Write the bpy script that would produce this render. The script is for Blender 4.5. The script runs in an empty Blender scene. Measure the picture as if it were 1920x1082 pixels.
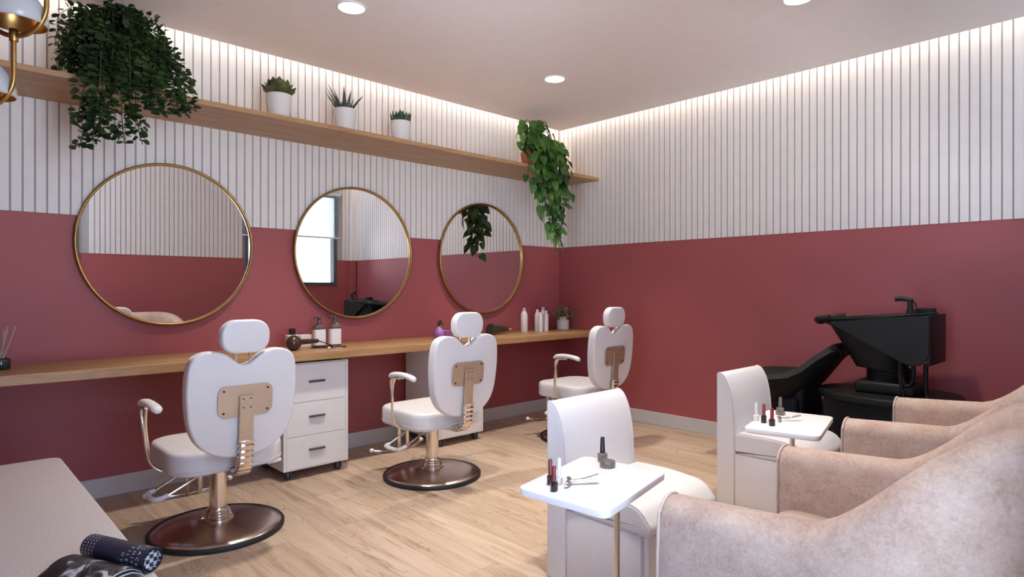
import bpy, bmesh, math, random
from mathutils import Vector, Matrix
PI = math.pi
random.seed(7)
SC = bpy.context.scene
COL = SC.collection

# ------------------------------------------------------------------ materials
def srgb(r, g, b):
    f = lambda c: (c/255/12.92) if c/255 <= .04045 else ((c/255+.055)/1.055)**2.4
    return (f(r), f(g), f(b), 1)

class NT:
    def __init__(s, name):
        s.m = bpy.data.materials.new(name); s.m.use_nodes = True
        s.t = s.m.node_tree; s.b = s.t.nodes['Principled BSDF']; s.out = s.t.nodes['Material Output']
    def n(s, typ, **kw):
        o = s.t.nodes.new(typ)
        for k, v in kw.items():
            if k.startswith('i_'):
                key = k[2:]
                o.inputs[int(key) if key.isdigit() else key.replace('_', ' ')].default_value = v
            else: setattr(o, k, v)
        return o
    def l(s, a, b): s.t.links.new(a, b)
    def coords(s, scale=(1, 1, 1)):
        tc = s.n('ShaderNodeTexCoord'); mp = s.n('ShaderNodeMapping')
        mp.inputs['Scale'].default_value = scale
        s.l(tc.outputs['Object'], mp.inputs['Vector']); return mp.outputs['Vector']
    def ramp(s, fac, stops):
        r = s.n('ShaderNodeValToRGB'); e = r.color_ramp.elements
        while len(e) < len(stops): e.new(.5)
        for k, (p, c) in enumerate(stops): e[k].position = p; e[k].color = c
        s.l(fac, r.inputs['Fac']); return r.outputs['Color']
    def bump(s, h, strength=.1, dist=.01):
        b = s.n('ShaderNodeBump', i_Strength=strength, i_Distance=dist)
        s.l(h, b.inputs['Height']); s.l(b.outputs['Normal'], s.b.inputs['Normal'])

def mix(c, k): return (min(1, c[0]*k), min(1, c[1]*k), min(1, c[2]*k), 1)

def simple(name, col, rough=.5, metal=0., var=.04, scale=14., bump=0., bscale=200., coat=0., sheen=0., spec=None, trans=0.):
    t = NT(name); v = t.coords()
    nz = t.n('ShaderNodeTexNoise', i_Scale=scale, i_Detail=4.0); t.l(v, nz.inputs['Vector'])
    t.l(t.ramp(nz.outputs['Fac'], [(.3, mix(col, 1-var)), (.7, mix(col, 1+var))]), t.b.inputs['Base Color'])
    t.b.inputs['Roughness'].default_value = rough; t.b.inputs['Metallic'].default_value = metal
    if coat: t.b.inputs['Coat Weight'].default_value = coat; t.b.inputs['Coat Roughness'].default_value = .08
    if sheen: t.b.inputs['Sheen Weight'].default_value = sheen; t.b.inputs['Sheen Roughness'].default_value = .4
    if spec is not None: t.b.inputs['Specular IOR Level'].default_value = spec
    if trans: t.b.inputs['Transmission Weight'].default_value = trans
    if bump:
        n2 = t.n('ShaderNodeTexNoise', i_Scale=bscale, i_Detail=3.0); t.l(v, n2.inputs['Vector'])
        t.bump(n2.outputs['Fac'], bump, .004)
    return t.m

def wood(name, dark, mid, light, axis, rough=.45, s=1.0):
    t = NT(name); sc = [14*s, 14*s, 14*s]; sc[axis] = 1.1*s
    v = t.coords(tuple(sc))
    n1 = t.n('ShaderNodeTexNoise', i_Scale=2.2, i_Detail=7.0, i_Roughness=.62, i_Distortion=.7); t.l(v, n1.inputs['Vector'])
    v2 = t.coords(tuple(x*4 for x in sc))
    n2 = t.n('ShaderNodeTexNoise', i_Scale=3.0, i_Detail=5.0); t.l(v2, n2.inputs['Vector'])
    mx = t.n('ShaderNodeMix', data_type='FLOAT', i_0=.35); t.l(n1.outputs['Fac'], mx.inputs[2]); t.l(n2.outputs['Fac'], mx.inputs[3])
    t.l(t.ramp(mx.outputs[0], [(.30, dark), (.5, mid), (.68, light)]), t.b.inputs['Base Color'])
    t.b.inputs['Roughness'].default_value = rough
    t.bump(mx.outputs[0], .06, .004)
    return t.m

def floor_mat():
    t = NT('oak_floor')
    tc = t.n('ShaderNodeTexCoord'); mp = t.n('ShaderNodeMapping'); mp.inputs['Rotation'].default_value = (0, 0, PI/2)
    t.l(tc.outputs['Object'], mp.inputs['Vector'])
    br = t.n('ShaderNodeTexBrick', i_Scale=1.0, i_Mortar_Size=.0014, i_Mortar_Smooth=.1, i_Bias=0.0, i_Brick_Width=1.35, i_Row_Height=.19)
    br.offset = .37; br.inputs['Color1'].default_value = (0, 0, 0, 1); br.inputs['Color2'].default_value = (1, 1, 1, 1); br.inputs['Mortar'].default_value = (.5, .5, .5, 1)
    t.l(mp.outputs['Vector'], br.inputs['Vector'])
    # plank id shifts the grain
    sep = t.n('ShaderNodeSeparateColor'); t.l(br.outputs['Color'], sep.inputs['Color'])
    cmb = t.n('ShaderNodeCombineXYZ'); ml = t.n('ShaderNodeMath', operation='MULTIPLY', i_1=17.0); t.l(sep.outputs['Red'], ml.inputs[0])
    t.l(ml.outputs[0], cmb.inputs['Z'])
    add = t.n('ShaderNodeVectorMath', operation='ADD'); t.l(mp.outputs['Vector'], add.inputs[0]); t.l(cmb.outputs[0], add.inputs[1])
    m2 = t.n('ShaderNodeMapping'); m2.inputs['Scale'].default_value = (1.0, 13.0, 1.0); t.l(add.outputs[0], m2.inputs['Vector'])
    n1 = t.n('ShaderNodeTexNoise', i_Scale=1.7, i_Detail=8.0, i_Roughness=.6, i_Distortion=.8); t.l(m2.outputs[0], n1.inputs['Vector'])
    # cathedral grain
    m3 = t.n('ShaderNodeMapping'); m3.inputs['Scale'].default_value = (1.6, 8.0, 1.0); t.l(add.outputs[0], m3.inputs['Vector'])
    n3 = t.n('ShaderNodeTexNoise', i_Scale=.9, i_Detail=2.0, i_Distortion=.3); t.l(m3.outputs[0], n3.inputs['Vector'])
    sn = t.n('ShaderNodeMath', operation='MULTIPLY', i_1=95.0); t.l(n3.outputs['Fac'], sn.inputs[0])
    si = t.n('ShaderNodeMath', operation='SINE'); t.l(sn.outputs[0], si.inputs[0])
    lines = t.ramp(si.outputs[0], [(.0, (0, 0, 0, 1)), (.80, (0, 0, 0, 1)), (1., (1, 1, 1, 1))])
    n4 = t.n('ShaderNodeTexNoise', i_Scale=1.1, i_Detail=2.0); t.l(m3.outputs[0], n4.inputs['Vector'])
    mask = t.ramp(n4.outputs['Fac'], [(.44, (0, 0, 0, 1)), (.60, (1, 1, 1, 1))])
    lm = t.n('ShaderNodeMath', operation='MULTIPLY'); t.l(lines, lm.inputs[0]); t.l(mask, lm.inputs[1])
    base = t.ramp(n1.outputs['Fac'], [(.24, (.30, .20, .13, 1)), (.42, (.475, .355, .26, 1)), (.66, (.575, .46, .36, 1))])
    pl = t.n('ShaderNodeMix', data_type='RGBA', blend_type='MULTIPLY', i_0=1.0)
    pv = t.ramp(sep.outputs['Red'], [(0., (.86, .83, .80, 1)), (1., (1.06, 1.06, 1.06, 1))])
    t.l(base, pl.inputs[6]); t.l(pv, pl.inputs[7])
    l2 = t.n('ShaderNodeMix', data_type='RGBA', blend_type='MIX'); lf = t.n('ShaderNodeMath', operation='MULTIPLY', i_1=.45); t.l(lm.outputs[0], lf.inputs[0])
    t.l(lf.outputs[0], l2.inputs[0]); t.l(pl.outputs[2], l2.inputs[6]); l2.inputs[7].default_value = (.2, .12, .07, 1)
    j = t.n('ShaderNodeMix', data_type='RGBA', blend_type='MIX'); jf = t.n('ShaderNodeMath', operation='MULTIPLY', i_1=.45); t.l(br.outputs['Fac'], jf.inputs[0])
    t.l(jf.outputs[0], j.inputs[0]); t.l(l2.outputs[2], j.inputs[6]); j.inputs[7].default_value = (.2, .12, .07, 1)
    t.l(j.outputs[2], t.b.inputs['Base Color'])
    t.b.inputs['Roughness'].default_value = .5; t.b.inputs['Specular IOR Level'].default_value = .35
    t.bump(n1.outputs['Fac'], .05, .004)
    return t.m

def velvet():
    t = NT('blush_velvet'); v = t.coords()
    n1 = t.n('ShaderNodeTexNoise', i_Scale=9.0, i_Detail=6.0, i_Roughness=.7); t.l(v, n1.inputs['Vector'])
    n2 = t.n('ShaderNodeTexNoise', i_Scale=90.0, i_Detail=4.0, i_Roughness=.7, i_Distortion=1.0); t.l(v, n2.inputs['Vector'])
    mx = t.n('ShaderNodeMix', data_type='FLOAT', i_0=.45); t.l(n1.outputs['Fac'], mx.inputs[2]); t.l(n2.outputs['Fac'], mx.inputs[3])
    t.l(t.ramp(mx.outputs[0], [(.36, (.385, .27, .22, 1)), (.5, (.50, .37, .305, 1)), (.64, (.60, .475, .405, 1))]), t.b.inputs['Base Color'])
    t.b.inputs['Roughness'].default_value = .8; t.b.inputs['Sheen Weight'].default_value = .18; t.b.inputs['Sheen Roughness'].default_value = .4
    t.b.inputs['Specular IOR Level'].default_value = .2
    t.bump(n2.outputs['Fac'], .25, .003)
    return t.m

def emit(name, col, strength):
    t = NT(name); t.t.nodes.remove(t.b)
    v = t.coords(); nz = t.n('ShaderNodeTexNoise', i_Scale=3.0); t.l(v, nz.inputs['Vector'])
    e = t.n('ShaderNodeEmission', i_Strength=strength)
    t.l(t.ramp(nz.outputs['Fac'], [(0., col), (1., mix(col, 1.02))]), e.inputs['Color'])
    t.l(e.outputs[0], t.out.inputs['Surface']); return t.m

def pane_mat(name, tint):
    t = NT(name); t.t.nodes.remove(t.b)
    tr = t.n('ShaderNodeBsdfTransparent'); tr.inputs['Color'].default_value = tint
    gl = t.n('ShaderNodeBsdfGlossy', i_Roughness=.02); fr = t.n('ShaderNodeFresnel', i_IOR=1.45)
    ms = t.n('ShaderNodeMixShader'); t.l(fr.outputs[0], ms.inputs[0]); t.l(tr.outputs[0], ms.inputs[1]); t.l(gl.outputs[0], ms.inputs[2])
    t.l(ms.outputs[0], t.out.inputs['Surface']); return t.m

def blind_mat():
    t = NT('blind_fabric'); t.t.nodes.remove(t.b)
    d = t.n('ShaderNodeBsdfDiffuse'); d.inputs['Color'].default_value = (.8, .8, .8, 1)
    tl = t.n('ShaderNodeBsdfTranslucent'); tl.inputs['Color'].default_value = (.62, .74, .85, 1)
    v = t.coords(); w = t.n('ShaderNodeTexNoise', i_Scale=300.0); t.l(v, w.inputs['Vector'])
    ms = t.n('ShaderNodeMixShader'); r = t.ramp(w.outputs['Fac'], [(0., (.72, .72, .72, 1)), (1., (.8, .8, .8, 1))])
    t.l(r, ms.inputs[0]); t.l(d.outputs[0], ms.inputs[1]); t.l(tl.outputs[0], ms.inputs[2]); t.l(ms.outputs[0], t.out.inputs['Surface'])
    return t.m

def leaf_mat(name, dark, mid, light, scale=6., rough=.45):
    t = NT(name); v = t.coords()
    n = t.n('ShaderNodeTexNoise', i_Scale=scale, i_Detail=3.0); t.l(v, n.inputs['Vector'])
    t.l(t.ramp(n.outputs['Fac'], [(.3, dark), (.5, mid), (.68, light)]), t.b.inputs['Base Color'])
    t.b.inputs['Roughness'].default_value = rough; t.b.inputs['Specular IOR Level'].default_value = .3
    return t.m

def zebra():
    t = NT('zebra_leaf'); v = t.coords()
    w = t.n('ShaderNodeTexWave', wave_type='BANDS', bands_direction='Z', i_Scale=28.0, i_Distortion=4.0, i_Detail=2.0); t.l(v, w.inputs['Vector'])
    t.l(t.ramp(w.outputs['Fac'], [(.0, (.012, .022, .012, 1)), (.82, (.015, .03, .016, 1)), (.95, (.30, .32, .28, 1))]), t.b.inputs['Base Color'])
    t.b.inputs['Roughness'].default_value = .45; return t.m

def photo_cover():
    t = NT('cover_photo'); v = t.coords((9, 5, 9))
    n = t.n('ShaderNodeTexNoise', i_Scale=2.1, i_Detail=5.0, i_Distortion=1.1); t.l(v, n.inputs['Vector'])
    t.l(t.ramp(n.outputs['Fac'], [(.50, (.006, .006, .008, 1)), (.58, (.07, .07, .08, 1)), (.64, (.62, .62, .63, 1)), (.74, (.22, .22, .23, 1))]), t.b.inputs['Base Color'])
    t.b.inputs['Roughness'].default_value = .3; return t.m

def checker(name, s):
    t = NT(name); v = t.coords((s, s, s)); c = t.n('ShaderNodeTexChecker', i_Scale=1.0); c.inputs['Color1'].default_value = (.6, .62, .66, 1); c.inputs['Color2'].default_value = (.02, .025, .04, 1)
    t.l(v, c.inputs['Vector']); t.l(c.outputs['Color'], t.b.inputs['Base Color']); t.b.inputs['Roughness'].default_value = .4; return t.m

M = dict(
    slat=simple('slat_white', (.80, .775, .76, 1), .5, var=.02),
    groove=simple('groove_grey', (.42, .41, .41, 1), .7, var=.02),
    red=simple('dusty_red_paint', (.365, .090, .097, 1), .55, var=.035, scale=2.5, bump=.03, bscale=300),
    ceil=simple('ceiling_paint', (.86, .815, .80, 1), .8, var=.015),
    base=simple('skirting_paint', (.60, .59, .60, 1), .45, var=.02),
    floor=floor_mat(),
    oak=wood('honey_oak', (.25, .125, .05, 1), (.40, .225, .10, 1), (.50, .30, .145, 1), 0, .42),
    white=simple('white_lacquer', (.82, .81, .81, 1), .4, var=.015),
    vinyl=simple('white_vinyl', (.74, .73, .745, 1), .42, var=.015, bump=.04, bscale=500),
    piping=simple('vinyl_piping', (.62, .60, .62, 1), .5, var=.02),
    champagne=simple('champagne_metal', (.80, .72, .64, 1), .2, 1., var=.03),
    nickel=simple('satin_nickel', (.80, .77, .74, 1), .3, 1., var=.02),
    satin=simple('satin_champagne_plate', (.62, .49, .36, 1), .42, .75, var=.03),
    basemetal=simple('bronze_base', (.60, .50, .47, 1), .24, 1., var=.02),
    rubber=simple('black_rubber', (.012, .012, .012, 1), .6, var=.1),
    brass=simple('aged_brass', (.43, .26, .09, 1), .33, 1., var=.12, scale=25),
    mirror=simple('mirror_silver', (.93, .93, .93, 1), .0, 1., var=.0),
    black=simple('matt_black', (.009, .009, .009, 1), .5, var=.1, spec=.22),
    blackgloss=simple('gloss_black', (.012, .011, .011, 1), .12, var=.1),
    grey=simple('dark_grey_plastic', (.075, .08, .095, 1), .45, var=.06),
    frame=simple('window_frame_grey', (.09, .095, .11, 1), .45, var=.05),
    pot=simple('white_ceramic', (.72, .69, .67, 1), .55, var=.02),
    soil=simple('soil', (.03, .02, .013, 1), .95, var=.4, scale=60),
    terra=simple('terracotta', (.36, .09, .04, 1), .7, var=.1),
    velvet=velvet(),
    velpipe=simple('velvet_piping', (.60, .48, .41, 1), .8, var=.05, sheen=.3),
    bench=simple('bench_fabric', (.60, .555, .545, 1), .9, var=.10, scale=140, bump=.3, bscale=260, spec=.2),
    benchside=simple('bench_trim', (.30, .17, .12, 1), .6, var=.08),
    blind=blind_mat(), pane=pane_mat('window_glass', (.96, .98, 1, 1)), tint=pane_mat('dimming_glass', (.74, .72, .69, 1)),  # second glass: tint added to dim daylight in the mirrored windows
    led=emit('led_strip_light', (1, .89, .77, 1), 1.0), lamp=emit('downlight_glow', (1, .93, .84, 1), 9.0),
    leafS=leaf_mat('small_leaf', (.012, .028, .010, 1), (.026, .055, .016, 1), (.06, .10, .03, 1), 9),
    leafP=leaf_mat('pothos_leaf', (.018, .055, .012, 1), (.045, .12, .022, 1), (.12, .22, .04, 1), 5, .35),
    stem=simple('plant_stem', (.05, .055, .02, 1), .6, var=.2),
    succ=leaf_mat('succulent_leaf', (.03, .05, .018, 1), (.085, .11, .035, 1), (.16, .13, .05, 1), 22, .4),
    succ2=leaf_mat('aloe_leaf', (.015, .04, .02, 1), (.04, .09, .04, 1), (.09, .15, .07, 1), 25, .4),
    zebra=zebra(),
    dry=leaf_mat('dried_flower', (.10, .09, .03, 1), (.36, .30, .16, 1), (.66, .52, .42, 1), 70, .7),
    opal=simple('lamp_white_enamel', (.47, .49, .53, 1), .25, var=.02),
    gold=simple('gold_lining', (.55, .34, .13, 1), .3, 1., var=.15, scale=20),
    glass=simple('clear_bottle', (.95, .95, .95, 1), .05, trans=.95, var=0),
    label=simple('white_label', (.82, .81, .81, 1), .5, var=.01),
    lotion=simple('pale_pink_cap', (.75, .45, .43, 1), .4, var=.03),
    bottlew=simple('white_bottle', (.80, .78, .78, 1), .35, var=.01),
    smoke=simple('smoked_glass', (.02, .028, .026, 1), .06, var=.1, spec=.7),
    reed=simple('pale_reed', (.50, .44, .42, 1), .8, var=.1),
    lilac=simple('lilac_plastic', (.46, .22, .62, 1), .3, var=.05),
    brownb=simple('brown_gloss', (.06, .026, .02, 1), .22, var=.3, scale=30),
    olive=simple('dark_olive_plastic', (.035, .032, .022, 1), .4, var=.1),
    redcap=simple('lipstick_red', (.19, .02, .02, 1), .35, var=.1),
    redcap2=simple('bright_red', (.30, .015, .025, 1), .35, var=.1),
    rust=simple('rust_red', (.26, .06, .035, 1), .35, var=.1),
    smokebase=simple('smoky_bottle', (.19, .16, .14, 1), .1, var=.2, scale=40),
    chrome=simple('chrome', (.75, .74, .74, 1), .1, 1., var=.02),
    navy=simple('navy_cover', (.022, .026, .045, 1), .35, var=.1),
    ink=simple('pale_print', (.62, .64, .66, 1), .5, var=.02),
    paper=simple('page_edges', (.55, .57, .6, 1), .7, var=.15, scale=300),
    cover=photo_cover(), check=checker('checked_page', 90),
)

# ------------------------------------------------------------------ mesh helpers
def B(): return bmesh.new()

def fin(name, bm, mat, parent=None, smooth=35, loc=None, mats=None):
    bmesh.ops.recalc_face_normals(bm, faces=bm.faces)
    me = bpy.data.meshes.new(name); bm.to_mesh(me); bm.free()
    for m in (mats or [mat]): me.materials.append(M[m] if isinstance(m, str) else m)
    if smooth:
        for p in me.polygons: p.use_smooth = True
        me.set_sharp_from_angle(angle=math.radians(smooth))
    o = bpy.data.objects.new(name, me); COL.objects.link(o)
    if parent is not None: o.parent = parent
    if loc: o.location = loc
    return o

def tag(o, label=None, cat=None, group=None, kind=None):
    if label: o['label'] = label
    if cat: o['category'] = cat
    if group: o['group'] = group
    if kind: o['kind'] = kind
    return o

def thing(name, label, cat, loc=(0, 0, 0), rz=0., group=None):
    o = bpy.data.objects.new(name, None); COL.objects.link(o)
    o.location = loc; o.rotation_euler = (0, 0, rz); o.empty_display_size = .05
    return tag(o, label, cat, group)

def dup(root, loc, rz=0., label=None):
    r = root.copy(); COL.objects.link(r); r.location = loc; r.rotation_euler = (0, 0, rz)
    if label: r['label'] = label
    for ch in [o for o in root.children]:
        c = ch.copy(); COL.objects.link(c); c.parent = r
        for g in [o for o in ch.children]:
            d = g.copy(); COL.objects.link(d); d.parent = c
    return r

def box(bm, x0, x1, y0, y1, z0, z1, bev=0., seg=2, mi=0):
    r = bmesh.ops.create_cube(bm, size=1.)
    vs = r['verts']
    for v in vs: v.co = Vector(((x0+x1)/2+v.co.x*(x1-x0), (y0+y1)/2+v.co.y*(y1-y0), (z0+z1)/2+v.co.z*(z1-z0)))
    fs = list({f for v in vs for f in v.link_faces})
    for f in fs: f.material_index = mi
    if bev:
        es = list({e for v in vs for e in v.link_edges})
        bmesh.ops.bevel(bm, geom=es, offset=bev, segments=seg, profile=.5, affect='EDGES')
    return bm

def quadstrip(bm, rings, closed=True, cap0=True, cap1=True, mi=0):
    V = [[bm.verts.new(p) for p in r] for r in rings]
    n = len(V[0])
    for a, b in zip(V, V[1:]):
        for i in range(n if closed else n-1):
            j = (i+1) % n
            try:
                f = bm.faces.new((a[i], a[j], b[j], b[i])); f.material_index = mi
            except ValueError: pass
    for c, R in ((cap0, V[0]), (cap1, V[-1])):
        if c:
            try:
                f = bm.faces.new(R); f.material_index = mi
            except ValueError: pass
    return V

def lathe(bm, prof, n=32, c=(0, 0, 0), cap0=True, cap1=True, mi=0, sx=1., sy=1.):
    rings = [[(c[0]+max(r, 1e-4)*sx*math.cos(2*PI*k/n), c[1]+max(r, 1e-4)*sy*math.sin(2*PI*k/n), c[2]+z) for k in range(n)] for r, z in prof]
    return quadstrip(bm, rings, True, cap0, cap1, mi)

def smoothpath(pts, sub=6, closed=False):
    P = [Vector(p) for p in pts]; n = len(P); out = []
    rng = range(n if closed else n-1)
    for i in rng:
        if closed: p0, p1, p2, p3 = P[(i-1) % n], P[i], P[(i+1) % n], P[(i+2) % n]
        else: p0, p1, p2, p3 = P[max(i-1, 0)], P[i], P[i+1], P[min(i+2, n-1)]
        for k in range(sub):
            t = k/sub
            out.append(.5*((2*p1)+(p2-p0)*t+(2*p0-5*p1+4*p2-p3)*t*t+(3*p1-p0-3*p2+p3)*t**3))
    if not closed: out.append(P[-1])
    return out

def tube(bm, pts, r, n=10, sub=6, closed=False, flat=None, mi=0, raw=False):
    """round tube along a smooth path; r number or list/func; flat=(a,b) elliptic scale"""
    P = [Vector(p) for p in pts] if raw else smoothpath(pts, sub, closed)
    m = len(P); rings = []; up = None
    for i, p in enumerate(P):
        if closed: d = P[(i+1) % m]-P[i-1]
        else: d = P[min(i+1, m-1)]-P[max(i-1, 0)]
        d = d.normalized() if d.length > 1e-9 else Vector((0, 0, 1))
        if up is None:
            a = Vector((0, 0, 1)) if abs(d.z) < .9 else Vector((1, 0, 0))
            up = (a-d*a.dot(d)).normalized()
        else:
            up = up-d*up.dot(d); up = up.normalized() if up.length > 1e-6 else d.orthogonal().normalized()
        s = d.cross(up); rr = r(i/(m-1)) if callable(r) else r
        fa, fb = flat or (1, 1)
        rings.append([p+up*(rr*fa*math.cos(2*PI*k/n))+s*(rr*fb*math.sin(2*PI*k/n)) for k in range(n)])
    if closed: rings.append(rings[0]); 
    quadstrip(bm, rings, True, not closed, not closed, mi)
    if closed: bmesh.ops.remove_doubles(bm, verts=bm.verts, dist=1e-6)
    return bm

def rrect(w, h, r, n=6, cx=0., cy=0.):
    out = []
    for sx, sy, a0 in ((1, 1, 0), (-1, 1, PI/2), (-1, -1, PI), (1, -1, 1.5*PI)):
        for k in range(n+1):
            a = a0+PI/2*k/n
            out.append((cx+sx*(w/2-r)+r*math.cos(a), cy+sy*(h/2-r)+r*math.sin(a)))
    return out

def rpoly(pts, rad, n=6):
    """polygon with each corner rounded by its own radius"""
    out = []; m = len(pts)
    for i in range(m):
        a, b, c = Vector(pts[i-1]), Vector(pts[i]), Vector(pts[(i+1) % m]); e1, e2 = a-b, c-b
        r = min(rad[i], e1.length*.48, e2.length*.48); e1 = e1.normalized()*r; e2 = e2.normalized()*r
        for k in range(n+1):
            u = k/n; q = (b+e1)*(1-u)**2+b*2*u*(1-u)+(b+e2)*u*u; out.append((q.x, q.y))
    return out

def slab(bm, poly, lo, hi, axis='z', bev=.004, seg=3, mi=0):
    """2-D outline extruded with rounded rims. axis: which axis the thickness runs along"""
    def P(u, v, t):
        return {'z': (u, v, t), 'y': (u, t, v), 'x': (t, u, v)}[axis]
    n = len(poly); cx = sum(p[0] for p in poly)/n; cy = sum(p[1] for p in poly)/n
    def inset(d):
        if d <= 0: return poly
        out = []
        for i in range(n):
            a, b, c = Vector(poly[i-1]), Vector(poly[i]), Vector(poly[(i+1) % n])
            e1 = (b-a); e2 = (c-b)
            n1 = Vector((-e1.y, e1.x)).normalized() if e1.length > 1e-9 else Vector((0, 0)); n2 = Vector((-e2.y, e2.x)).normalized() if e2.length > 1e-9 else Vector((0, 0))
            nn = (n1+n2); nn = nn.normalized() if nn.length > 1e-6 else n1
            out.append((b.x+nn.x*d, b.y+nn.y*d))
        return out
    area = sum(poly[i-1][0]*poly[i][1]-poly[i][0]*poly[i-1][1] for i in range(n))
    if area < 0: poly = poly[::-1]
    rings = []
    for k in range(seg+1):            # quarter-round foot rim, then head rim
        a = PI/2*k/seg; rings.append([P(u, v, lo+bev*(1-math.cos(a))*1.) for u, v in inset(bev*(1-math.sin(a)))])
    for k in range(seg+1):
        a = PI/2*k/seg; rings.append([P(u, v, hi-bev*(1-math.sin(a))) for u, v in inset(bev*(1-math.cos(a)))])
    quadstrip(bm, rings, True, True, True, mi)
    return bm

def leaf(bm, base, d, up, L, W, shape='round', fold=.25, droop=.2, mi=0):
    d = Vector(d).normalized(); up = Vector(up); s = d.cross(up)
    s = s.normalized() if s.length > 1e-5 else d.orthogonal().normalized()
    up = s.cross(d).normalized(); base = Vector(base)
    prof = {'round': [(0, .12), (.25, .75), (.55, 1), (.85, .7), (1, .05)],
            'heart': [(-.10, .45), (.08, .92), (.30, 1), (.6, .68), (.84, .28), (1, .02)],
            'lance': [(0, .5), (.2, .95), (.45, 1), (.75, .62), (1, .03)]}[shape]
    mid = []; le = []; ri = []
    for t, w in prof:
        c = base+d*(L*max(t, 0))-up*(droop*L*max(t, 0)**2)
        mid.append(bm.verts.new(c))
        o = d*(L*min(t, 0))
        le.append(bm.verts.new(c+o+s*(W/2*w)+up*(fold*W/2*w))); ri.append(bm.verts.new(c+o-s*(W/2*w)+up*(fold*W/2*w)))
    for i in range(len(prof)-1):
        for a, b in ((mid, le), (ri, mid)):
            f = bm.faces.new((a[i], b[i], b[i+1], a[i+1])); f.material_index = mi

def ellipsoid(bm, c, rx, ry, rz, n=24, m=14, p=1., mi=0):
    prof = []
    for k in range(m+1):
        a = -PI/2+PI*k/m
        prof.append((math.cos(a), math.sin(a)))
    lathe(bm, [(r, 0) for r, z in prof][:0] or [(r*1., z*rz) for r, z in prof], n, c, True, True, mi, rx, ry)
    return bm

# ------------------------------------------------------------------ camera
F = 1157.8; CX, CY = 960., 541.3
TH = math.atan2(1211, 1157.8)
CAM = Vector((-4.6762, -4.1994, 1.2)); DV = Vector((math.cos(TH), math.sin(TH), 0)); RV = Vector((math.sin(TH), -math.cos(TH), 0))
cd = bpy.data.cameras.new('camera'); cam = bpy.data.objects.new('camera', cd); COL.objects.link(cam)
cam.location = CAM; cam.rotation_euler = (PI/2, 0, TH-PI/2)
cd.sensor_width = 36; cd.lens = 36*F/1920; cd.clip_start = .02
SC.camera = cam

# ------------------------------------------------------------------ room
XE, YB, YS, XS = -5.7, -4.45, -4.14, -1.16      # end wall, back wall, back of the bay, bay side
ZR, ZS, ZC, CE = 1.612, 2.98, 2.755, .12       # red height, slab, dropped ceiling, cove gap
PITCH = .0527
def struct(name, bm, mat, mats=None, parent=None, smooth=0):
    o = fin(name, bm, mat, parent, smooth, mats=mats)
    if parent is None: o['kind'] = 'structure'
    return o

bm = B(); box(bm, XE-.2, .2, YB-.2, .2, -.1, 0); struct('floor', bm, 'floor')
bm = B(); box(bm, XE-.2, .2, YB-.2, .2, ZS, ZS+.1); struct('ceiling', bm, 'ceil')
bm = B()   # dropped ceiling board, set off from the walls to hide the light strips
pl = [(XE, -CE), (-CE, -CE), (-CE, YS+CE), (XS+CE, YS+CE), (XS+CE, YB+.001), (XE, YB+.001)]
V0 = [bm.verts.new((x, y, ZC)) for x, y in pl]; V1 = [bm.verts.new((x, y, ZC+.09)) for x, y in pl]
bm.faces.new(V0); bm.faces.new(V1)
for i in range(len(pl)): bm.faces.new((V0[i], V0[(i+1) % 6], V1[(i+1) % 6], V1[i]))
struct('ceiling.001', bm, 'ceil')

bm = B(); box(bm, XE-.15, .15, 0, .15, 0, ZS); struct('wall_left', bm, 'red')
bm = B(); box(bm, 0, .15, YB-.15, 0, 0, ZS); struct('wall_right', bm, 'red')
W_FILL = (-4.3, -3.0, .12, 2.66)  # unseen end-wall opening, added to let in fill daylight
bm = B(); box(bm, XE-.15, XE, YB-.15, W_FILL[0], 0, ZS); box(bm, XE-.15, XE, W_FILL[1], 0, 0, ZS); box(bm, XE-.15, XE, W_FILL[0], W_FILL[1], 0, W_FILL[2]); box(bm, XE-.15, XE, W_FILL[0], W_FILL[1], W_FILL[3], ZS); struct('wall_end', bm, 'red')

def wall_with_hole(bm, x0, x1, y, th, hx0, hx1, hz0, hz1):
    box(bm, x0, hx0, y-th, y, 0, ZS); box(bm, hx1, x1, y-th, y, 0, ZS)
    box(bm, hx0, hx1, y-th, y, 0, hz0); box(bm, hx0, hx1, y-th, y, hz1, ZS)
W1 = (-4.35, -3.37, .25, 2.62); W2 = (-1.50, -1.22, 1.22, 2.52); W3 = (-1.06, -.29, 1.235, 2.56)
bm = B(); wall_with_hole(bm, XE, -2.5, YB, .15, *W1); wall_with_hole(bm, -2.5, XS+.001, YB, .15, *W2); struct('wall_back', bm, 'red')
bm = B(); wall_with_hole(bm, XS, 0, YS, .12, *W3); box(bm, XS, XS+.06, YB, YS-.12, 0, ZS); struct('wall_bay', bm, 'red')
bm = B(); box(bm, -.085, -.014, YS, YS+.07, 0, ZS-.001); struct('trim_1', bm, 'red', mats=['red'])

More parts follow.
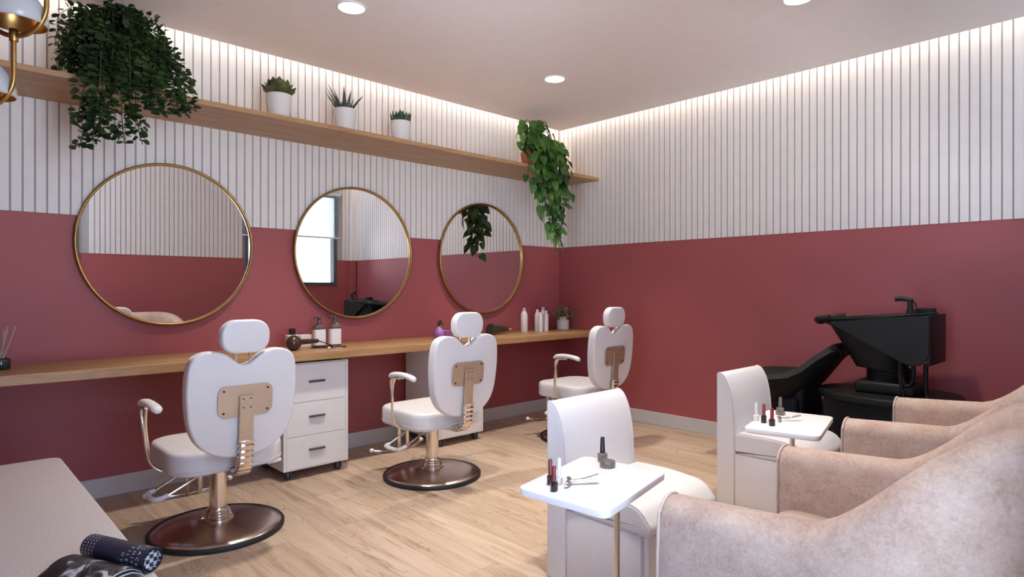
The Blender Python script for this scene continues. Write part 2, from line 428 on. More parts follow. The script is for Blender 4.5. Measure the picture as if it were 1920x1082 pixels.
def slats(name, x0, x1, put, phase, skip=None):
    """boards with open grooves over a grey backing; put(u, depth, z) -> point"""
    bm = B()
    def bx(u0, u1, d0, d1, z0, z1, mi):
        P = [put(u, d, z) for z in (z0, z1) for d in (d0, d1) for u in (u0, u1)]
        v = [bm.verts.new(p) for p in P]
        for q in ((0, 1, 3, 2), (4, 5, 7, 6), (0, 1, 5, 4), (2, 3, 7, 6), (0, 2, 6, 4), (1, 3, 7, 5)):
            f = bm.faces.new([v[i] for i in q]); f.material_index = mi
    bx(x0, x1, .0005, .003, ZR+.001, ZS-.001, 1)
    g = .0088; k = math.floor((x0-phase)/PITCH)
    while True:
        a = phase+k*PITCH+g/2; b = a+PITCH-g; k += 1
        if a > x1: break
        a, b = max(a, x0), min(b, x1)
        if b-a < .003: continue
        for z0, z1 in (skip(a, b) if skip else [(ZR, ZS-.002)]): bx(a, b, .003, .013, z0, z1, 0)
    o = struct(name, bm, 'slat', mats=['slat', 'groove']); return o
slats('trim_2', XE, -.0135, lambda u, d, z: (u, -d, z), -.35*PITCH)
slats('trim_3', YB, -.0135, lambda u, d, z: (-d, u, z), -.48*PITCH)
def sk(hole):
    def f(a, b):
        if b <= hole[0] or a >= hole[1]+.06: return [(ZR, ZS-.002)]
        return [(hole[3], ZS-.002)]
    return f
def slats_back(name, x0, x1, y, hole):
    bm = B()
    # full boards beside the opening, short ones above it
    g = .0088; k = math.floor(x0/PITCH)
    while k*PITCH < x1:
        a = max(k*PITCH+g/2, x0); b = min((k+1)*PITCH-g/2, x1); k += 1
        if b-a < .003: continue
        z0 = ZR if (b <= hole[0] or a >= hole[1]+.06) else hole[3]
        box(bm, a, b, y+.003, y+.013, z0, ZS-.002)
    for xa, xb, z0 in ((x0, hole[0], ZR), (hole[1], x1, ZR), (max(x0, hole[0]), min(x1, hole[1]), hole[3])):
        if xb-xa > .005: box(bm, xa, xb, y+.0005, y+.003, z0+.001, ZS-.003, mi=1)
    struct(name, bm, 'slat', mats=['slat', 'groove'])
slats_back('trim_4', XE, -2.5, YB, W1)
slats_back('trim_5', -2.5, XS, YB, W2)
slats_back('trim_6', XS, -.0135, YS, W3)
bm = B(); box(bm, -.086, -.0135, YS+.014, YS+.074, ZR, ZS-.003); struct('trim_7', bm, 'slat')
# skirting
bm = B(); box(bm, XE, -.0, -.014, 0, 0, .112, .002, 1); struct('baseboard_left', bm, 'base')
bm = B(); box(bm, -.014, 0, YS, -.0142, 0, .112, .002, 1); struct('baseboard_right', bm, 'base')
bm = B(); box(bm, XE, XS, YB, YB+.014, 0, .112, .002, 1); struct('baseboard_back', bm, 'base')

def window(n, w, y, pane, blind, th=.12):
    x0, x1, z0, z1 = w
    t = bpy.data.objects.new('window_%d' % n, None); COL.objects.link(t); t['kind'] = 'structure'
    t.location = (x0, y, z0); W, H = x1-x0, z1-z0
    if n == 4: t.location = (XE, x1, z0); t.rotation_euler = (0, 0, -PI/2)
    bm = B(); f = .055
    for a in ((-.0, f, 0, H), (W-f, W, 0, H)): box(bm, a[0], a[1], -th+.02, .012, a[2], a[3], .003, 1)
    for a in ((f, W-f, 0, f), (f, W-f, H-f, H)): box(bm, a[0], a[1], -th+.02, .012, a[2], a[3], .003, 1)
    if W > 1.2: box(bm, W/2-.03, W/2+.03, -th+.03, 0, f, H-f, .003, 1)
    fin('frame', bm, 'frame', t, 0)
    bm = B(); box(bm, f, W-f, -.062, -.056, f, H-f); fin('pane', bm, pane, t, 0)
    if blind:
        b = thing('roller_blind', blind[1], 'blind', (x0+W/2, y+.022, z1))
        bm = B(); bm.faces.new([bm.verts.new(p) for p in ((-W/2-.03, 0, blind[0]-z1), (W/2+.03, 0, blind[0]-z1), (W/2+.03, 0, -.01), (-W/2-.03, 0, -.01))]); fin('fabric', bm, 'blind', b, 0)
        bm = B(); tube(bm, [(-W/2-.03, 0, 0), (W/2+.03, 0, 0)], .022, 12, 1); fin('roller', bm, 'white', b)
        bm = B(); box(bm, -W/2-.035, W/2+.035, -.008, .008, blind[0]-z1-.02, blind[0]-z1, .003, 1); fin('bottom_rail', bm, 'white', b, 0)
window(1, W1, YB, 'pane', None, .15)
window(4, W_FILL, 0, 'pane', None, .15)  # added fill window, out of view in the end wall
window(2, W2, YB, 'tint', (1.94, 'white roller blind lowered halfway over the narrow window behind the armchairs'), .15)
window(3, W3, YS, 'tint', (1.94, 'white roller blind lowered halfway, mirrored in the middle round mirror'))

# ------------------------------------------------------------------ lights
LED_S = 40.
M['led'].node_tree.nodes['Emission'].inputs['Strength'].default_value = LED_S
def led(name, label, a, b):
    bm = B(); box(bm, a[0], b[0], a[1], b[1], ZS-.016, ZS-.004)
    o = fin(name, bm, 'led', None, 0); tag(o, label, 'light strip')
led('light_strip', 'warm light strip hidden in the ceiling gap above the mirror wall', (XE+.05, -.075), (-.1, -.060))
led('light_strip', 'warm light strip hidden in the ceiling gap above the washbasin wall', (-.075, YS+.1), (-.060, -.1))

def spot(loc, watts, size, col, blend=.75, soft=.06):
    l = bpy.data.lights.new('downlight_beam', 'SPOT'); l.energy = watts; l.spot_size = math.radians(size); l.spot_blend = blend
    l.shadow_soft_size = soft; l.color = col
    o = bpy.data.objects.new('downlight_beam', l); COL.objects.link(o); o.location = loc; return o
WARM = (1, .91, .80)
DL = [((-2.958, -1.118), 'round recessed ceiling light over the styling chairs nearest the window end'),
      ((-1.284, -1.109), 'round recessed ceiling light nearest the room corner'),
      ((-1.284, -2.869), 'round recessed ceiling light over the manicure chairs, cut by the top edge of the photo'),
      ((-2.958, -2.869), None)]
for (x, y), lab in DL:
    if lab:
        t = thing('downlight', lab, 'ceiling light', (x, y, ZC), 0, 'recessed ceiling lights')
        bm = B(); lathe(bm, [(.083, 0), (.083, -.004), (.072, -.006), (.070, -.002)], 40, cap0=False, cap1=False); fin('rim', bm, 'white', t)
        bm = B(); lathe(bm, [(.071, -.003), (.03, -.004), (0, -.004)], 40, cap0=False); fin('diffuser', bm, 'lamp', t)
    spot((x, y, ZC-.03), 128, 90, WARM, .9)

w = bpy.data.worlds.new('daylight'); SC.world = w; w.use_nodes = True
wn = w.node_tree; bg = wn.nodes['Background']
# daylight: cool overcast sky above the horizon, brighter lower half added to light the ceiling
wtc = wn.nodes.new('ShaderNodeTexCoord'); wsp = wn.nodes.new('ShaderNodeSeparateXYZ'); wrp = wn.nodes.new('ShaderNodeValToRGB')
wm = wn.nodes.new('ShaderNodeMapRange'); wm.inputs['From Min'].default_value = -1; wm.inputs['From Max'].default_value = 1
wn.links.new(wtc.outputs['Generated'], wsp.inputs[0]); wn.links.new(wsp.outputs['Z'], wm.inputs['Value']); wn.links.new(wm.outputs[0], wrp.inputs['Fac'])
LOW_FILL, SKY, WS = (.84, .91, 1, 1), (.20, .285, .43, 1), 15.0
wrp.color_ramp.elements[0].position = .485; wrp.color_ramp.elements[0].color = LOW_FILL
wrp.color_ramp.elements[1].position = .515; wrp.color_ramp.elements[1].color = SKY
wn.links.new(wrp.outputs['Color'], bg.inputs['Color']); bg.inputs['Strength'].default_value = WS
def portal(wd, y):
    l = bpy.data.lights.new('window_portal', 'AREA'); l.shape = 'RECTANGLE'; l.size = wd[1]-wd[0]; l.size_y = wd[3]-wd[2]
    l.cycles.is_portal = True
    o = bpy.data.objects.new('window_portal', l); COL.objects.link(o); o.location = ((wd[0]+wd[1])/2, y, (wd[2]+wd[3])/2); o.rotation_euler = (PI/2, 0, 0)
portal(W1, YB-.16); portal(W2, YB-.16); portal(W3, YS-.13)
portal(W_FILL, 0); q = bpy.data.objects['window_portal.003']; q.location = (XE-.16, (W_FILL[0]+W_FILL[1])/2, (W_FILL[2]+W_FILL[3])/2); q.rotation_euler = (PI/2, 0, -PI/2)
SC.view_settings.view_transform = 'Standard'; SC.view_settings.look = 'None'; SC.view_settings.gamma = 1
SC.view_settings.use_curve_mapping = False; SC.view_settings.exposure = .28
try:
    SC.cycles.use_denoising = True; SC.cycles.denoiser = 'OPENIMAGEDENOISE'
    SC.cycles.max_bounces = 10; SC.cycles.diffuse_bounces = 8; SC.cycles.sample_clamp_indirect = 6
    SC.cycles.caustics_reflective = False; SC.cycles.caustics_refractive = False
except Exception: pass

# ------------------------------------------------------------------ shelf and counter
bm = B(); box(bm, XE+.002, -.0145, -.523, -.0145, 2.225, 2.254, .0015, 1)
tag(fin('wall_shelf', bm, 'oak', None, 0), 'long oak shelf on the slatted wall carrying the plants', 'shelf')
CT = .798
bm = B(); box(bm, XE+.002, -.002, -.535, -.002, CT-.05, CT, .003, 2)
tag(fin('counter', bm, 'oak', None, 0), 'long thick oak counter fixed along the red wall under the mirrors', 'counter')

# ------------------------------------------------------------------ mirrors
for x, lab in ((-3.573, 'round brass-framed mirror behind the styling chair nearest the bench'),
               (-2.306, 'round brass-framed mirror above the two pump bottles, reflecting a window'),
               (-1.040, 'round brass-framed mirror nearest the corner, reflecting trailing pothos leaves')):
    t = thing('round_mirror', lab, 'mirror', (x, -.013, 1.468), 0, 'round mirrors above the counter')
    def ring(prof, n=96):
        bm = B(); rs = [[(r*math.cos(2*PI*k/n), y, r*math.sin(2*PI*k/n)) for k in range(n)] for r, y in prof]
        quadstrip(bm, rs, True, False, False); return bm
    bm = ring([(.478, -.002), (.478, -.020), (.481, -.026), (.486, -.028), (.491, -.026), (.494, -.020), (.494, -.0005), (.478, -.0005), (.478, -.002)])
    fin('frame', bm, 'brass', t, 50)
    bm = B(); n = 96; quadstrip(bm, [[(.479*math.cos(2*PI*k/n), y, .479*math.sin(2*PI*k/n)) for k in range(n)] for y in (-.002, -.010)]); fin('mirror_glass', bm, 'mirror', t, 30)

# ------------------------------------------------------------------ drawer cabinets
def cabinet(loc, label):
    t = thing('drawer_cabinet', label, 'drawer cabinet', loc, 0, 'drawer cabinets under the counter')
    w, d, z0, z1 = .44, .44, .062, .729; q = .018
    bm = B()
    box(bm, 0, q, 0, d, z0, z1, .001, 1); box(bm, w-q, w, 0, d, z0, z1, .001, 1)
    box(bm, q, w-q, .0, d, z0, z0+.006); box(bm, q, w-q, .0, d, z1-.006, z1); box(bm, q, w-q, d-.01, d, z0, z1)
    fin('carcass', bm, 'white', t, 0)
    zs = [(z0+.008, .2665), (.2695, .4795), (.4825, z1-.008)]
    for (a, b), hz in zip(zs, (.177, .387, .609)):
        bm = B(); box(bm, q+.0015, w-q-.0015, 0, .40, a, b, .001, 1); dr = fin('drawer', bm, 'white', t, 0)
        bm = B(); box(bm, .166, .272, -.014, .002, hz-.007, hz+.006, .002, 1); fin('handle', bm, 'grey', dr, 0)
    for cx in (.05, w-.05):
        for cy in (.05, d-.05):
            bm = B(); box(bm, cx-.006, cx+.006, cy-.014, cy+.02, .025, .062, .003, 1); c = fin('caster', bm, 'grey', t)
            for s in (-1, 1):
                rs = [[(cx+s*(.004+.014*k), cy+.030*math.cos(2*PI*j/20)*(1-.12*k), .030+.030*math.sin(2*PI*j/20)*(1-.12*k)) for j in range(20)] for k in (0, .5, 1)]
                bm = B(); quadstrip(bm, rs); fin('wheel', bm, 'grey', c)
    return t
c0 = cabinet((-3.063, -.472, 0), 'white three-drawer cabinet on casters between the first and second styling chairs')
dup(c0, (-1.872, -.472, 0), 0, 'white cabinet on casters mostly hidden behind the middle styling chair')

# ------------------------------------------------------------------ styling chairs
def styling_chair(label):
    t = thing('styling_chair', label, 'salon chair', (0, 0, 0), 0, 'styling chairs along the counter')
    bm = B(); lathe(bm, [(.300, .016), (.296, .024), (.25, .033), (.17, .045), (.09, .057), (.05, .064)], 64, cap0=True); fin('base_plate', bm, 'basemetal', t, 60)
    bm = B(); lathe(bm, [(.302, .0), (.311, .004), (.312, .018), (.304, .026), (.297, .024), (.297, .001)], 64, cap0=False, cap1=False); fin('rubber_ring', bm, 'rubber', t, 60)
    bm = B(); pr = [(.072, .058), (.074, .066), (.066, .070)]
    for k in range(3): z = .070+.012*k; pr += [(.060-.004*k, z+.002), (.064-.004*k, z+.006), (.060-.004*k, z+.010)]
    pr += [(.048, .108), (.046, .118), (.042, .120)]
    lathe(bm, pr, 40); fin('collar', bm, 'champagne', t, 50)
    bm = B(); lathe(bm, [(.040, .11), (.040, .345)], 32); fin('column', bm, 'champagne', t)
    # seat cushion: domed rounded slab with a sewn line
    bm = B(); P = rrect(.52, .50, .12, 8, 0, .015); rings = []
    for s, z in ((.965, .345), (.992, .349), (1, .360), (1, .425), (.993, .439), (.97, .449), (.93, .453), (.80, .457), (.4, .462), (.05, .463)):
        rings.append([((x)*s, .015+(y-.015)*s, z) for x, y in P])
    quadstrip(bm, rings); st = fin('seat', bm, 'vinyl', t, 60)
    bm = B(); tube(bm, [(x*1.002, .015+(y-.015)*1.002, .366) for x, y in P], .0022, 6, 1, True); fin('seam', bm, 'piping', st)
    bm = B(); box(bm, -.13, .13, -.12, .14, .325, .347, .004, 1); fin('seat_plate', bm, 'champagne', t)
    # backrest outline (x, z), slightly tilted slab
    R = [(0, .430), (.06, .432), (.115, .448), (.165, .478), (.205, .525), (.230, .59), (.241, .67), (.245, .75), (.241, .83), (.226, .885), (.190, .913), (.137, .920), (.088, .906), (.052, .880), (.028, .861), (0, .853)]
    poly = R+[(-x, z) for x, z in R[-2:0:-1]]
    pp = [(p.x, p.y) for p in smoothpath([(x, z, 0) for x, z in poly], 4, True)]
    bm = B(); slab(bm, pp, -.033, .035, 'y', .011, 4)
    for v in bm.verts: v.co.y += -.312-(v.co.z-.62)*.07
    bk = fin('backrest', bm, 'vinyl', t, 60)
    ring = [(x*.985, -.347-(z-.62)*.07+.012, .645+(z-.645)*.985+.002) for x, z in pp]
    # headrest
    bm = B(); slab(bm, rrect(.215, .152, .066, 8, 0, .982), -.028, .030, 'y', .012, 4)
    for v in bm.verts: v.co.y += -.352-(v.co.z-.98)*.05
    hd = fin('headrest', bm, 'vinyl', t, 60)
    for s in (-1, 1):
        bm = B(); box(bm, s*.034-.008, s*.034+.008, -.336, -.328, .845, .925, .002, 1); fin('headrest_post', bm, 'champagne', hd)
    bm = B(); slab(bm, rrect(.245, .142, .035, 6, .004, .690), -.004, .004, 'y', .0015, 1)
    for v in bm.verts: v.co.y += -.350-(v.co.z-.62)*.07
    pt = fin('back_plate', bm, 'satin', t)
    for sx in (-1, 1):
        for sz in (-1, 1):
            bm = B(); c = (.004+sx*.098, -.356-(.690+sz*.05-.62)*.07, .690+sz*.05)
            quadstrip(bm, [[(c[0]+.005*math.cos(2*PI*k/10), c[1]+dy, c[2]+.005*math.sin(2*PI*k/10)) for k in range(10)] for dy in (.003, -.002)]); fin('screw', bm, 'rubber', pt)
    # steel bracket: flat bar, ribbed bellows, foot under the seat
    bm = B(); box(bm, -.028, .036, -.006, .006, .505, .714, .0015, 1)
    for v in bm.verts: v.co.y += -.363-(v.co.z-.62)*.07
    br = fin('back_bracket', bm, 'satin', t)
    for sx in (-.012, .02):
        for z in (.66, .70):
            bm = B(); c = (sx, -.370-(z-.62)*.07, z)
            quadstrip(bm, [[(c[0]+.0035*math.cos(2*PI*k/8), c[1]+dy, c[2]+.0035*math.sin(2*PI*k/8)) for k in range(8)] for dy in (.003, -.001)]); fin('screw', bm, 'rubber', br)
    bm = B(); path = smoothpath([(.004, -.356, .510), (.004, -.350, .45), (.004, -.338, .39), (.004, -.30, .352), (.004, -.22, .340), (.004, -.14, .337)], 12)
    rings = []; m = len(path)
    for i, p in enumerate(path):
        d = (path[min(i+1, m-1)]-path[max(i-1, 0)]).normalized(); nn = Vector((0, d.z, -d.y))
        s = 1+(.22*(.5+.5*math.sin(i*2*PI/5.0)) if i < 46 else 0); a, b = .029*s, .011*s*1.3
        rings.append([p+Vector((1, 0, 0))*(a*cx)+nn*(b*cy) for cx, cy in [(-1, -.7), (-.8, -1), (.8, -1), (1, -.7), (1, .7), (.8, 1), (-.8, 1), (-1, .7)]])
    quadstrip(bm, rings); fin('bellows', bm, 'champagne', t, 50)
    # arms
    for s, dx, y0, y1 in ((-1, -.345, -.06, -.29), (1, .335, .12, -.05)):
        bm = B(); path = smoothpath([(dx, y0+.012, .674), (dx, y0-.03, .690), (dx, (y0+y1)/2, .696), (dx*.985, y1+.03, .686), (dx*.98, y1, .672)], 6)
        tube(bm, path, lambda u: .021*(.55+.45*min(1, 6*u, 6*(1-u))), 12, 1, flat=(.72, 1.1), raw=True); ap = fin('armrest', bm, 'vinyl', t, 60)
        for o in (-.011, .011):
            bm = B(); X = dx+.004
            tube(bm, [(X+o, y0-.10, .674), (X+o, y0-.03, .668), (X+o*.8, y0-.002, .640), (X*.98+o*.6, y0+.008+o, .56), (X*.93+o*.6, y0+.028+o, .45), (X*.85, y0+.04+o, .375), (X*.66, y0+.02+o, .338), (X*.3, y0-.01+o, .333)], .0075, 8, 6); fin('arm_tube', bm, 'champagne', ap, 60)
    # footrest
    bm = B(); box(bm, -.09, .03, .10, .30, .335, .347, .002, 1); ft = fin('footrest', bm, 'champagne', t)
    for x in (-.06, .005):
        bm = B(); box(bm, x-.011, x+.011, .285, .296, .112, .345, .002, 1); fin('hanger', bm, 'champagne', ft)
    bm = B(); tube(bm, [(-.235, .345, .136), (-.15, .305, .124), (-.03, .300, .120), (.09, .325, .122), (.195, .40, .128)], .008, 8, 6); fin('foot_bar', bm, 'champagne', ft); bm = B(); tube(bm, [(-.235, .345, .136), (-.15, .325, .110), (-.03, .322, .104), (.09, .345, .108), (.195, .40, .128)], .006, 8, 6); fin('foot_bar', bm, 'champagne', ft)
    for c in ((-.235, .345, .136), (.195, .40, .128)):
        bm = B(); ellipsoid(bm, c, .016, .016, .014, 12, 8); tag(fin('end_cap', bm, 'white', ft), 'white end cap')
    bm = B(); tube(bm, [(-.02, -.03, .333), (-.12, -.045, .290), (-.24, -.052, .236)], .006, 8, 6); lo = fin('lever_loop', bm, 'champagne', t)
    bm = B(); tube(bm, [(-.09, .06, .333), (-.18, .085, .275), (-.262, .10, .226)], .006, 8, 6); fin('lever_rod', bm, 'champagne', lo)
    bm = B(); tube(bm, [(-.236, -.052, .237), (-.275, -.048, .226), (-.292, -.02, .222), (-.295, .03, .221), (-.292, .075, .221), (-.280, .10, .222), (-.255, .099, .229)], .012, 10, 6); tag(fin('grip', bm, 'white', lo, 60), 'white plastic grip')
    bm = B(); tube(bm, [(.06, -.05, .333), (.14, -.058, .322), (.20, -.062, .306), (.235, -.062, .302)], .005, 8, 5); lv = fin('height_lever', bm, 'champagne', t)
    bm = B(); tube(bm, [(.22, -.062, .303), (.25, -.062, .303), (.292, -.062, .306)], .009, 10, 3); tag(fin('grip', bm, 'white', lv, 60), 'white plastic grip')
    return t
ch = styling_chair('white styling chair with round bronze base before the mirror nearest the bench')
ch.location = (-3.610, -.965, 0)
dup(ch, (-2.305, -.978, 0), 0, 'white styling chair on a round base in front of the middle mirror')
dup(ch, (-.855, -.98, 0), 0, 'white styling chair by the corner, its base hidden by a white manicure chair')

# ------------------------------------------------------------------ shelf plants
def pot_plant(name, label, cat, x, y, pot_r=.073, pot_h=.158):
    t = thing(name, label, cat, (x, y, 2.2545), 0, 'small potted plants on the shelf')
    bm = B(); r = pot_r
    lathe(bm, [(r*.80, 0), (r*.83, .004), (r, pot_h-.004), (r*.99, pot_h), (r*.93, pot_h), (r*.91, pot_h-.02)], 36, cap1=False); p = fin('pot', bm, 'pot', t, 50)
    bm = B(); lathe(bm, [(r*.915, pot_h-.022), (.02, pot_h-.016), (0, pot_h-.016)], 24); fin('soil', bm, 'soil', p)
    return t
def thick_leaf(bm, base, d, L, W, th, up=Vector((0, 0, 1)), prof=((0, .55), (.25, .9), (.5, 1), (.75, .75), (.92, .3), (1, .02)), curl=.15):
    d = Vector(d).normalized(); s = d.cross(up); s = s.normalized() if s.length > 1e-4 else Vector((1, 0, 0)); u = s.cross(d).normalized()
    rs = []
    for t, w in prof:
        c = Vector(base)+d*L*t+u*(curl*L*t*t); rs.append([c+s*(W/2*w*math.cos(a))+u*(th/2*w*math.sin(a)) for a in [2*PI*k/8 for k in range(8)]])
    quadstrip(bm, rs)
YP = -.385
t = pot_plant('succulent_plant', 'green rosette succulent in white pot, nearest the big leafy plant on the shelf', 'potted plant', -3.055, YP, .078)
bm = B()
for tier, (n, tilt, L, W) in enumerate(((8, .28, .112, .074), (8, .60, .108, .080), (7, .88, .106, .074), (5, 1.12, .10, .066), (3, 1.38, .095, .05))):
    for k in range(n):
        a = 2*PI*(k+.5*(tier % 2))/n+random.uniform(-.1, .1); d = (math.cos(a)*math.cos(tilt), math.sin(a)*math.cos(tilt), math.sin(tilt))
        thick_leaf(bm, (.012*math.cos(a), .012*math.sin(a), .148+.006*tier), d, L, W, .018, curl=.25)
fin('leaves', bm, 'succ', t, 60)
t = pot_plant('haworthia_plant', 'spiky dark striped haworthia in white pot, middle of the shelf trio', 'potted plant', -2.598, YP, .077)
bm = B()
for k in range(13):
    a = 2*PI*k/13*2.4; tilt = random.uniform(.85, 1.4); L = random.uniform(.12, .175)
    d = (math.cos(a)*math.cos(tilt), math.sin(a)*math.cos(tilt), math.sin(tilt))
    thick_leaf(bm, (.03*math.cos(a), .03*math.sin(a), .138), d, L, .034, .014, prof=((0, .9), (.2, 1), (.45, .72), (.7, .42), (.9, .16), (1, .02)), curl=-.08)
for s in (0, 1, 2): thick_leaf(bm, (-.03, -.01+.02*s, .138), (-.55, .1*s, 1), .195-.012*s, .028, .012, prof=((0, .9), (.2, 1), (.45, .72), (.7, .42), (.9, .16), (1, .02)), curl=-.05)
fin('leaves', bm, 'zebra', t, 60)
t = pot_plant('aloe_plant', 'small tufted green aloe in white pot, nearest the room corner of the shelf trio', 'potted plant', -2.150, YP, .077)
bm = B()
for k in range(46):
    a = k*2.4; rr = .058*math.sqrt(k/46); tilt = 1.52-.42*(k/46)+random.uniform(-.12, .12); L = random.uniform(.075, .105)
    d = (math.cos(a)*math.cos(tilt), math.sin(a)*math.cos(tilt), math.sin(tilt))
    thick_leaf(bm, (rr*math.cos(a), rr*math.sin(a), .138), d, L, .027, .014, prof=((0, .85), (.3, 1), (.6, .8), (.85, .45), (1, .03)), curl=.1)
fin('leaves', bm, 'succ2', t, 60)

def hang_plant(name, label, x, y, potmat, pr, ph, strands, leafmat, stemmat='stem'):
    t = thing(name, label, 'trailing plant', (x, y, 2.2545))
    bm = B(); lathe(bm, [(pr*.75, 0), (pr*.78, .004), (pr*.97, ph*.8), (pr, ph*.8), (pr, ph), (pr*.92, ph), (pr*.9, ph-.02)], 32, cap1=False); p = fin('pot', bm, potmat, t, 50)
    bm = B(); lathe(bm, [(pr*.9, ph-.022), (.02, ph-.015), (0, ph-.015)], 20); fin('soil', bm, 'soil', p)
    bs, bl = B(), B()
    strands(bs, bl)
    fin('stems', bs, stemmat, t); fin('leaves', bl, leafmat, t, 0)
    return t
ZL = ZC-2.2545-.012       # room under the dropped ceiling, in plant space
def small_strands(bs, bl):
    rnd = random.Random(5)
    for k in range(150):
        a = rnd.uniform(0, 2*PI); ca, sa = math.cos(a), math.sin(a)
        if sa > .3 and rnd.random() < .55: a = -a; sa = -sa
        R = rnd.uniform(.05, .30); rise = rnd.uniform(.08, .36)*(1-.30*R/.3)
        drop = rnd.choice([.08, .14, .20, .28, .34])*rnd.uniform(.6, 1)
        if sa > 0: R *= .8
        p0 = Vector((.04*ca, .04*sa, .10)); top = Vector((R*.6*ca, R*.6*sa, .13+rise)); out = Vector((R*ca, R*sa, .12+rise*.75)); end = Vector((R*1.08*ca, R*1.08*sa, .12+rise*.75-drop))
        mid = (out+end)/2+Vector((rnd.uniform(-.02, .02), rnd.uniform(-.02, .02), 0))
        P = smoothpath([p0, top, out, mid, end], 6)
        for q in P:
            q.y = min(q.y, .32)
            q.z = min(q.z, ZL-.03)
            if q.y > -.16: q.z = max(q.z, .015)
        tube(bs, P, .0018, 4, 1, raw=True)
        L = sum((b-a_).length for a_, b in zip(P, P[1:])); step = .020; acc = 0; i = 0
        for a_, b in zip(P, P[1:]):
            seg = (b-a_).length
            while acc < seg:
                q = a_.lerp(b, acc/max(seg, 1e-6)); acc += step; i += 1
                if i < 4: continue
                dr = (b-a_).normalized(); th = i*1.57+rnd.uniform(-.4, .4)
                s1 = dr.orthogonal().normalized(); s2 = dr.cross(s1); v = s1*math.cos(th)+s2*math.sin(th)
                for sg in (1, -1):
                    d = (v*sg+dr*.35+Vector((0, 0, rnd.uniform(-.3, .3)))); sz = rnd.uniform(.026, .040)
                    if q.z+.03 > ZL: d.z = -abs(d.z)
                    leaf(bl, q+v*sg*.006, d, Vector((rnd.uniform(-.5, .5), rnd.uniform(-.9, .2), 1)), sz, sz*.86, 'round', .2, .1)
            acc -= seg
    # long trailing shoots over the shelf front
    for x, y, ln, dx in ((-.13, -.29, .50, -.06), (-.10, -.27, .44, -.02), (-.04, -.29, .45, .02), (.02, -.28, .42, .03), (.20, -.26, .24, .04), (.26, -.22, .20, .04), (-.07, -.31, .40, -.05), (.12, -.28, .25, .0), (-.16, -.26, .36, -.04), (.09, -.30, .27, .04), (-.12, -.33, .46, -.03), (.0, -.32, .32, .0)):
        P = smoothpath([(x*.3, y*.3, .2), (x*.7, y*.8, .24), (x, y, .12), (x+dx*.3, y-.01, .12-ln*.35), (x+dx*.7, y+.01, .12-ln*.7), (x+dx*1.25, y, .12-ln)], 8)
        tube(bs, P, .0024, 5, 1, raw=True)
        for i, q in enumerate(P[6:-1]):
            dr = (P[i+7]-q).normalized()
            for sg in (1, -1):
                for rep in range(2):
                    th = rnd.uniform(0, 2*PI); v = Vector((math.cos(th), math.sin(th), rnd.uniform(-.6, .4))); sz = rnd.uniform(.028, .042)
                    leaf(bl, q+v*rnd.uniform(0, .03), v, Vector((rnd.uniform(-.6, .6), -1, .8)), sz, sz*.86, 'round', .2, .1)
hang_plant('trailing_houseplant', 'big dense dark green small-leaved plant spilling off the shelf near the brass lamp', -3.925, -.33, 'pot', .11, .16, small_strands, 'leafS')
def pothos_strands(bs, bl):
    rnd = random.Random(21)
    def shoot(pts, nl, L0, L1):
        P = smoothpath(pts, 8); tube(bs, P, .0028, 5, 1, raw=True)
        n = len(P)
        for k in range(nl):
            i = min(n-2, int((k+.6)/nl*(n-1))); q = P[i]; dr = (P[i+1]-q).normalized()
            a = rnd.uniform(PI*.95, PI*2.15); v = Vector((math.cos(a), math.sin(a), rnd.uniform(-.2, .25)))
            pet = q+v*rnd.uniform(.02, .055); tube(bs, [q, (q+pet)/2+Vector((0, 0, .008)), pet], .0014, 4, 2)
            L = rnd.uniform(L0, L1); d = v*.45+Vector((0, 0, -1 if k > 0 else -.3))+Vector((rnd.uniform(-.5, .5), 0, rnd.uniform(0, .8)))
            u = Vector((v.x*.8+rnd.uniform(-.3, .3), -.8, .5))
            if pet.z+.03 > ZL: d.z = -abs(d.z)
            leaf(bl, pet, d, u, L, L*.80, 'heart', .22, .22)
    # crown above the pot
    for k in range(22):
        a = rnd.uniform(0, 2*PI) if k > 6 else rnd.uniform(PI*.9, PI*1.7); R = rnd.uniform(.07, .19); h = rnd.uniform(.10, .30)
        shoot([(.03*math.cos(a), .03*math.sin(a), .13), (R*.5*math.cos(a), R*.5*math.sin(a), .14+h), (R*math.cos(a), R*math.sin(a)-.03, .10+h*.75)], 5, .075, .11)
    # vines hanging over the shelf edge
    for k in range(26):
        u = (k+rnd.random())/26; x = -.17+.37*u; ln = (.36+.5*math.exp(-((u-.62)/.26)**2))*rnd.uniform(.7, 1.05); y = -.20-.05*rnd.random(); dx = rnd.uniform(-.04, .03)
        shoot([(x*.2, y*.3, .14), (x*.7, y*.75, .20+.05*rnd.random()), (x, y, .10), (x+dx*.4, y-.01, .10-ln*.35), (x+dx*.8, y+.012, .10-ln*.7), (x+dx, y, .10-ln)], int(6+ln*12), .075, .115)
    for x, y, ln, dx in ((-.24, -.15, .20, -.05), (-.21, -.19, .30, -.05)):
        shoot([(x*.2, y*.3, .14), (x*.7, y*.7, .2), (x, y*1.3, .06), (x+dx*.5, y*1.5, .06-ln*.5), (x+dx, y*1.5, .06-ln)], 5, .06, .08)
hang_plant('pothos_plant', 'bright green heart-leaved pothos in terracotta pot hanging off the shelf at the corner', -.735, -.335, 'terra', .10, .155, pothos_strands, 'leafP')

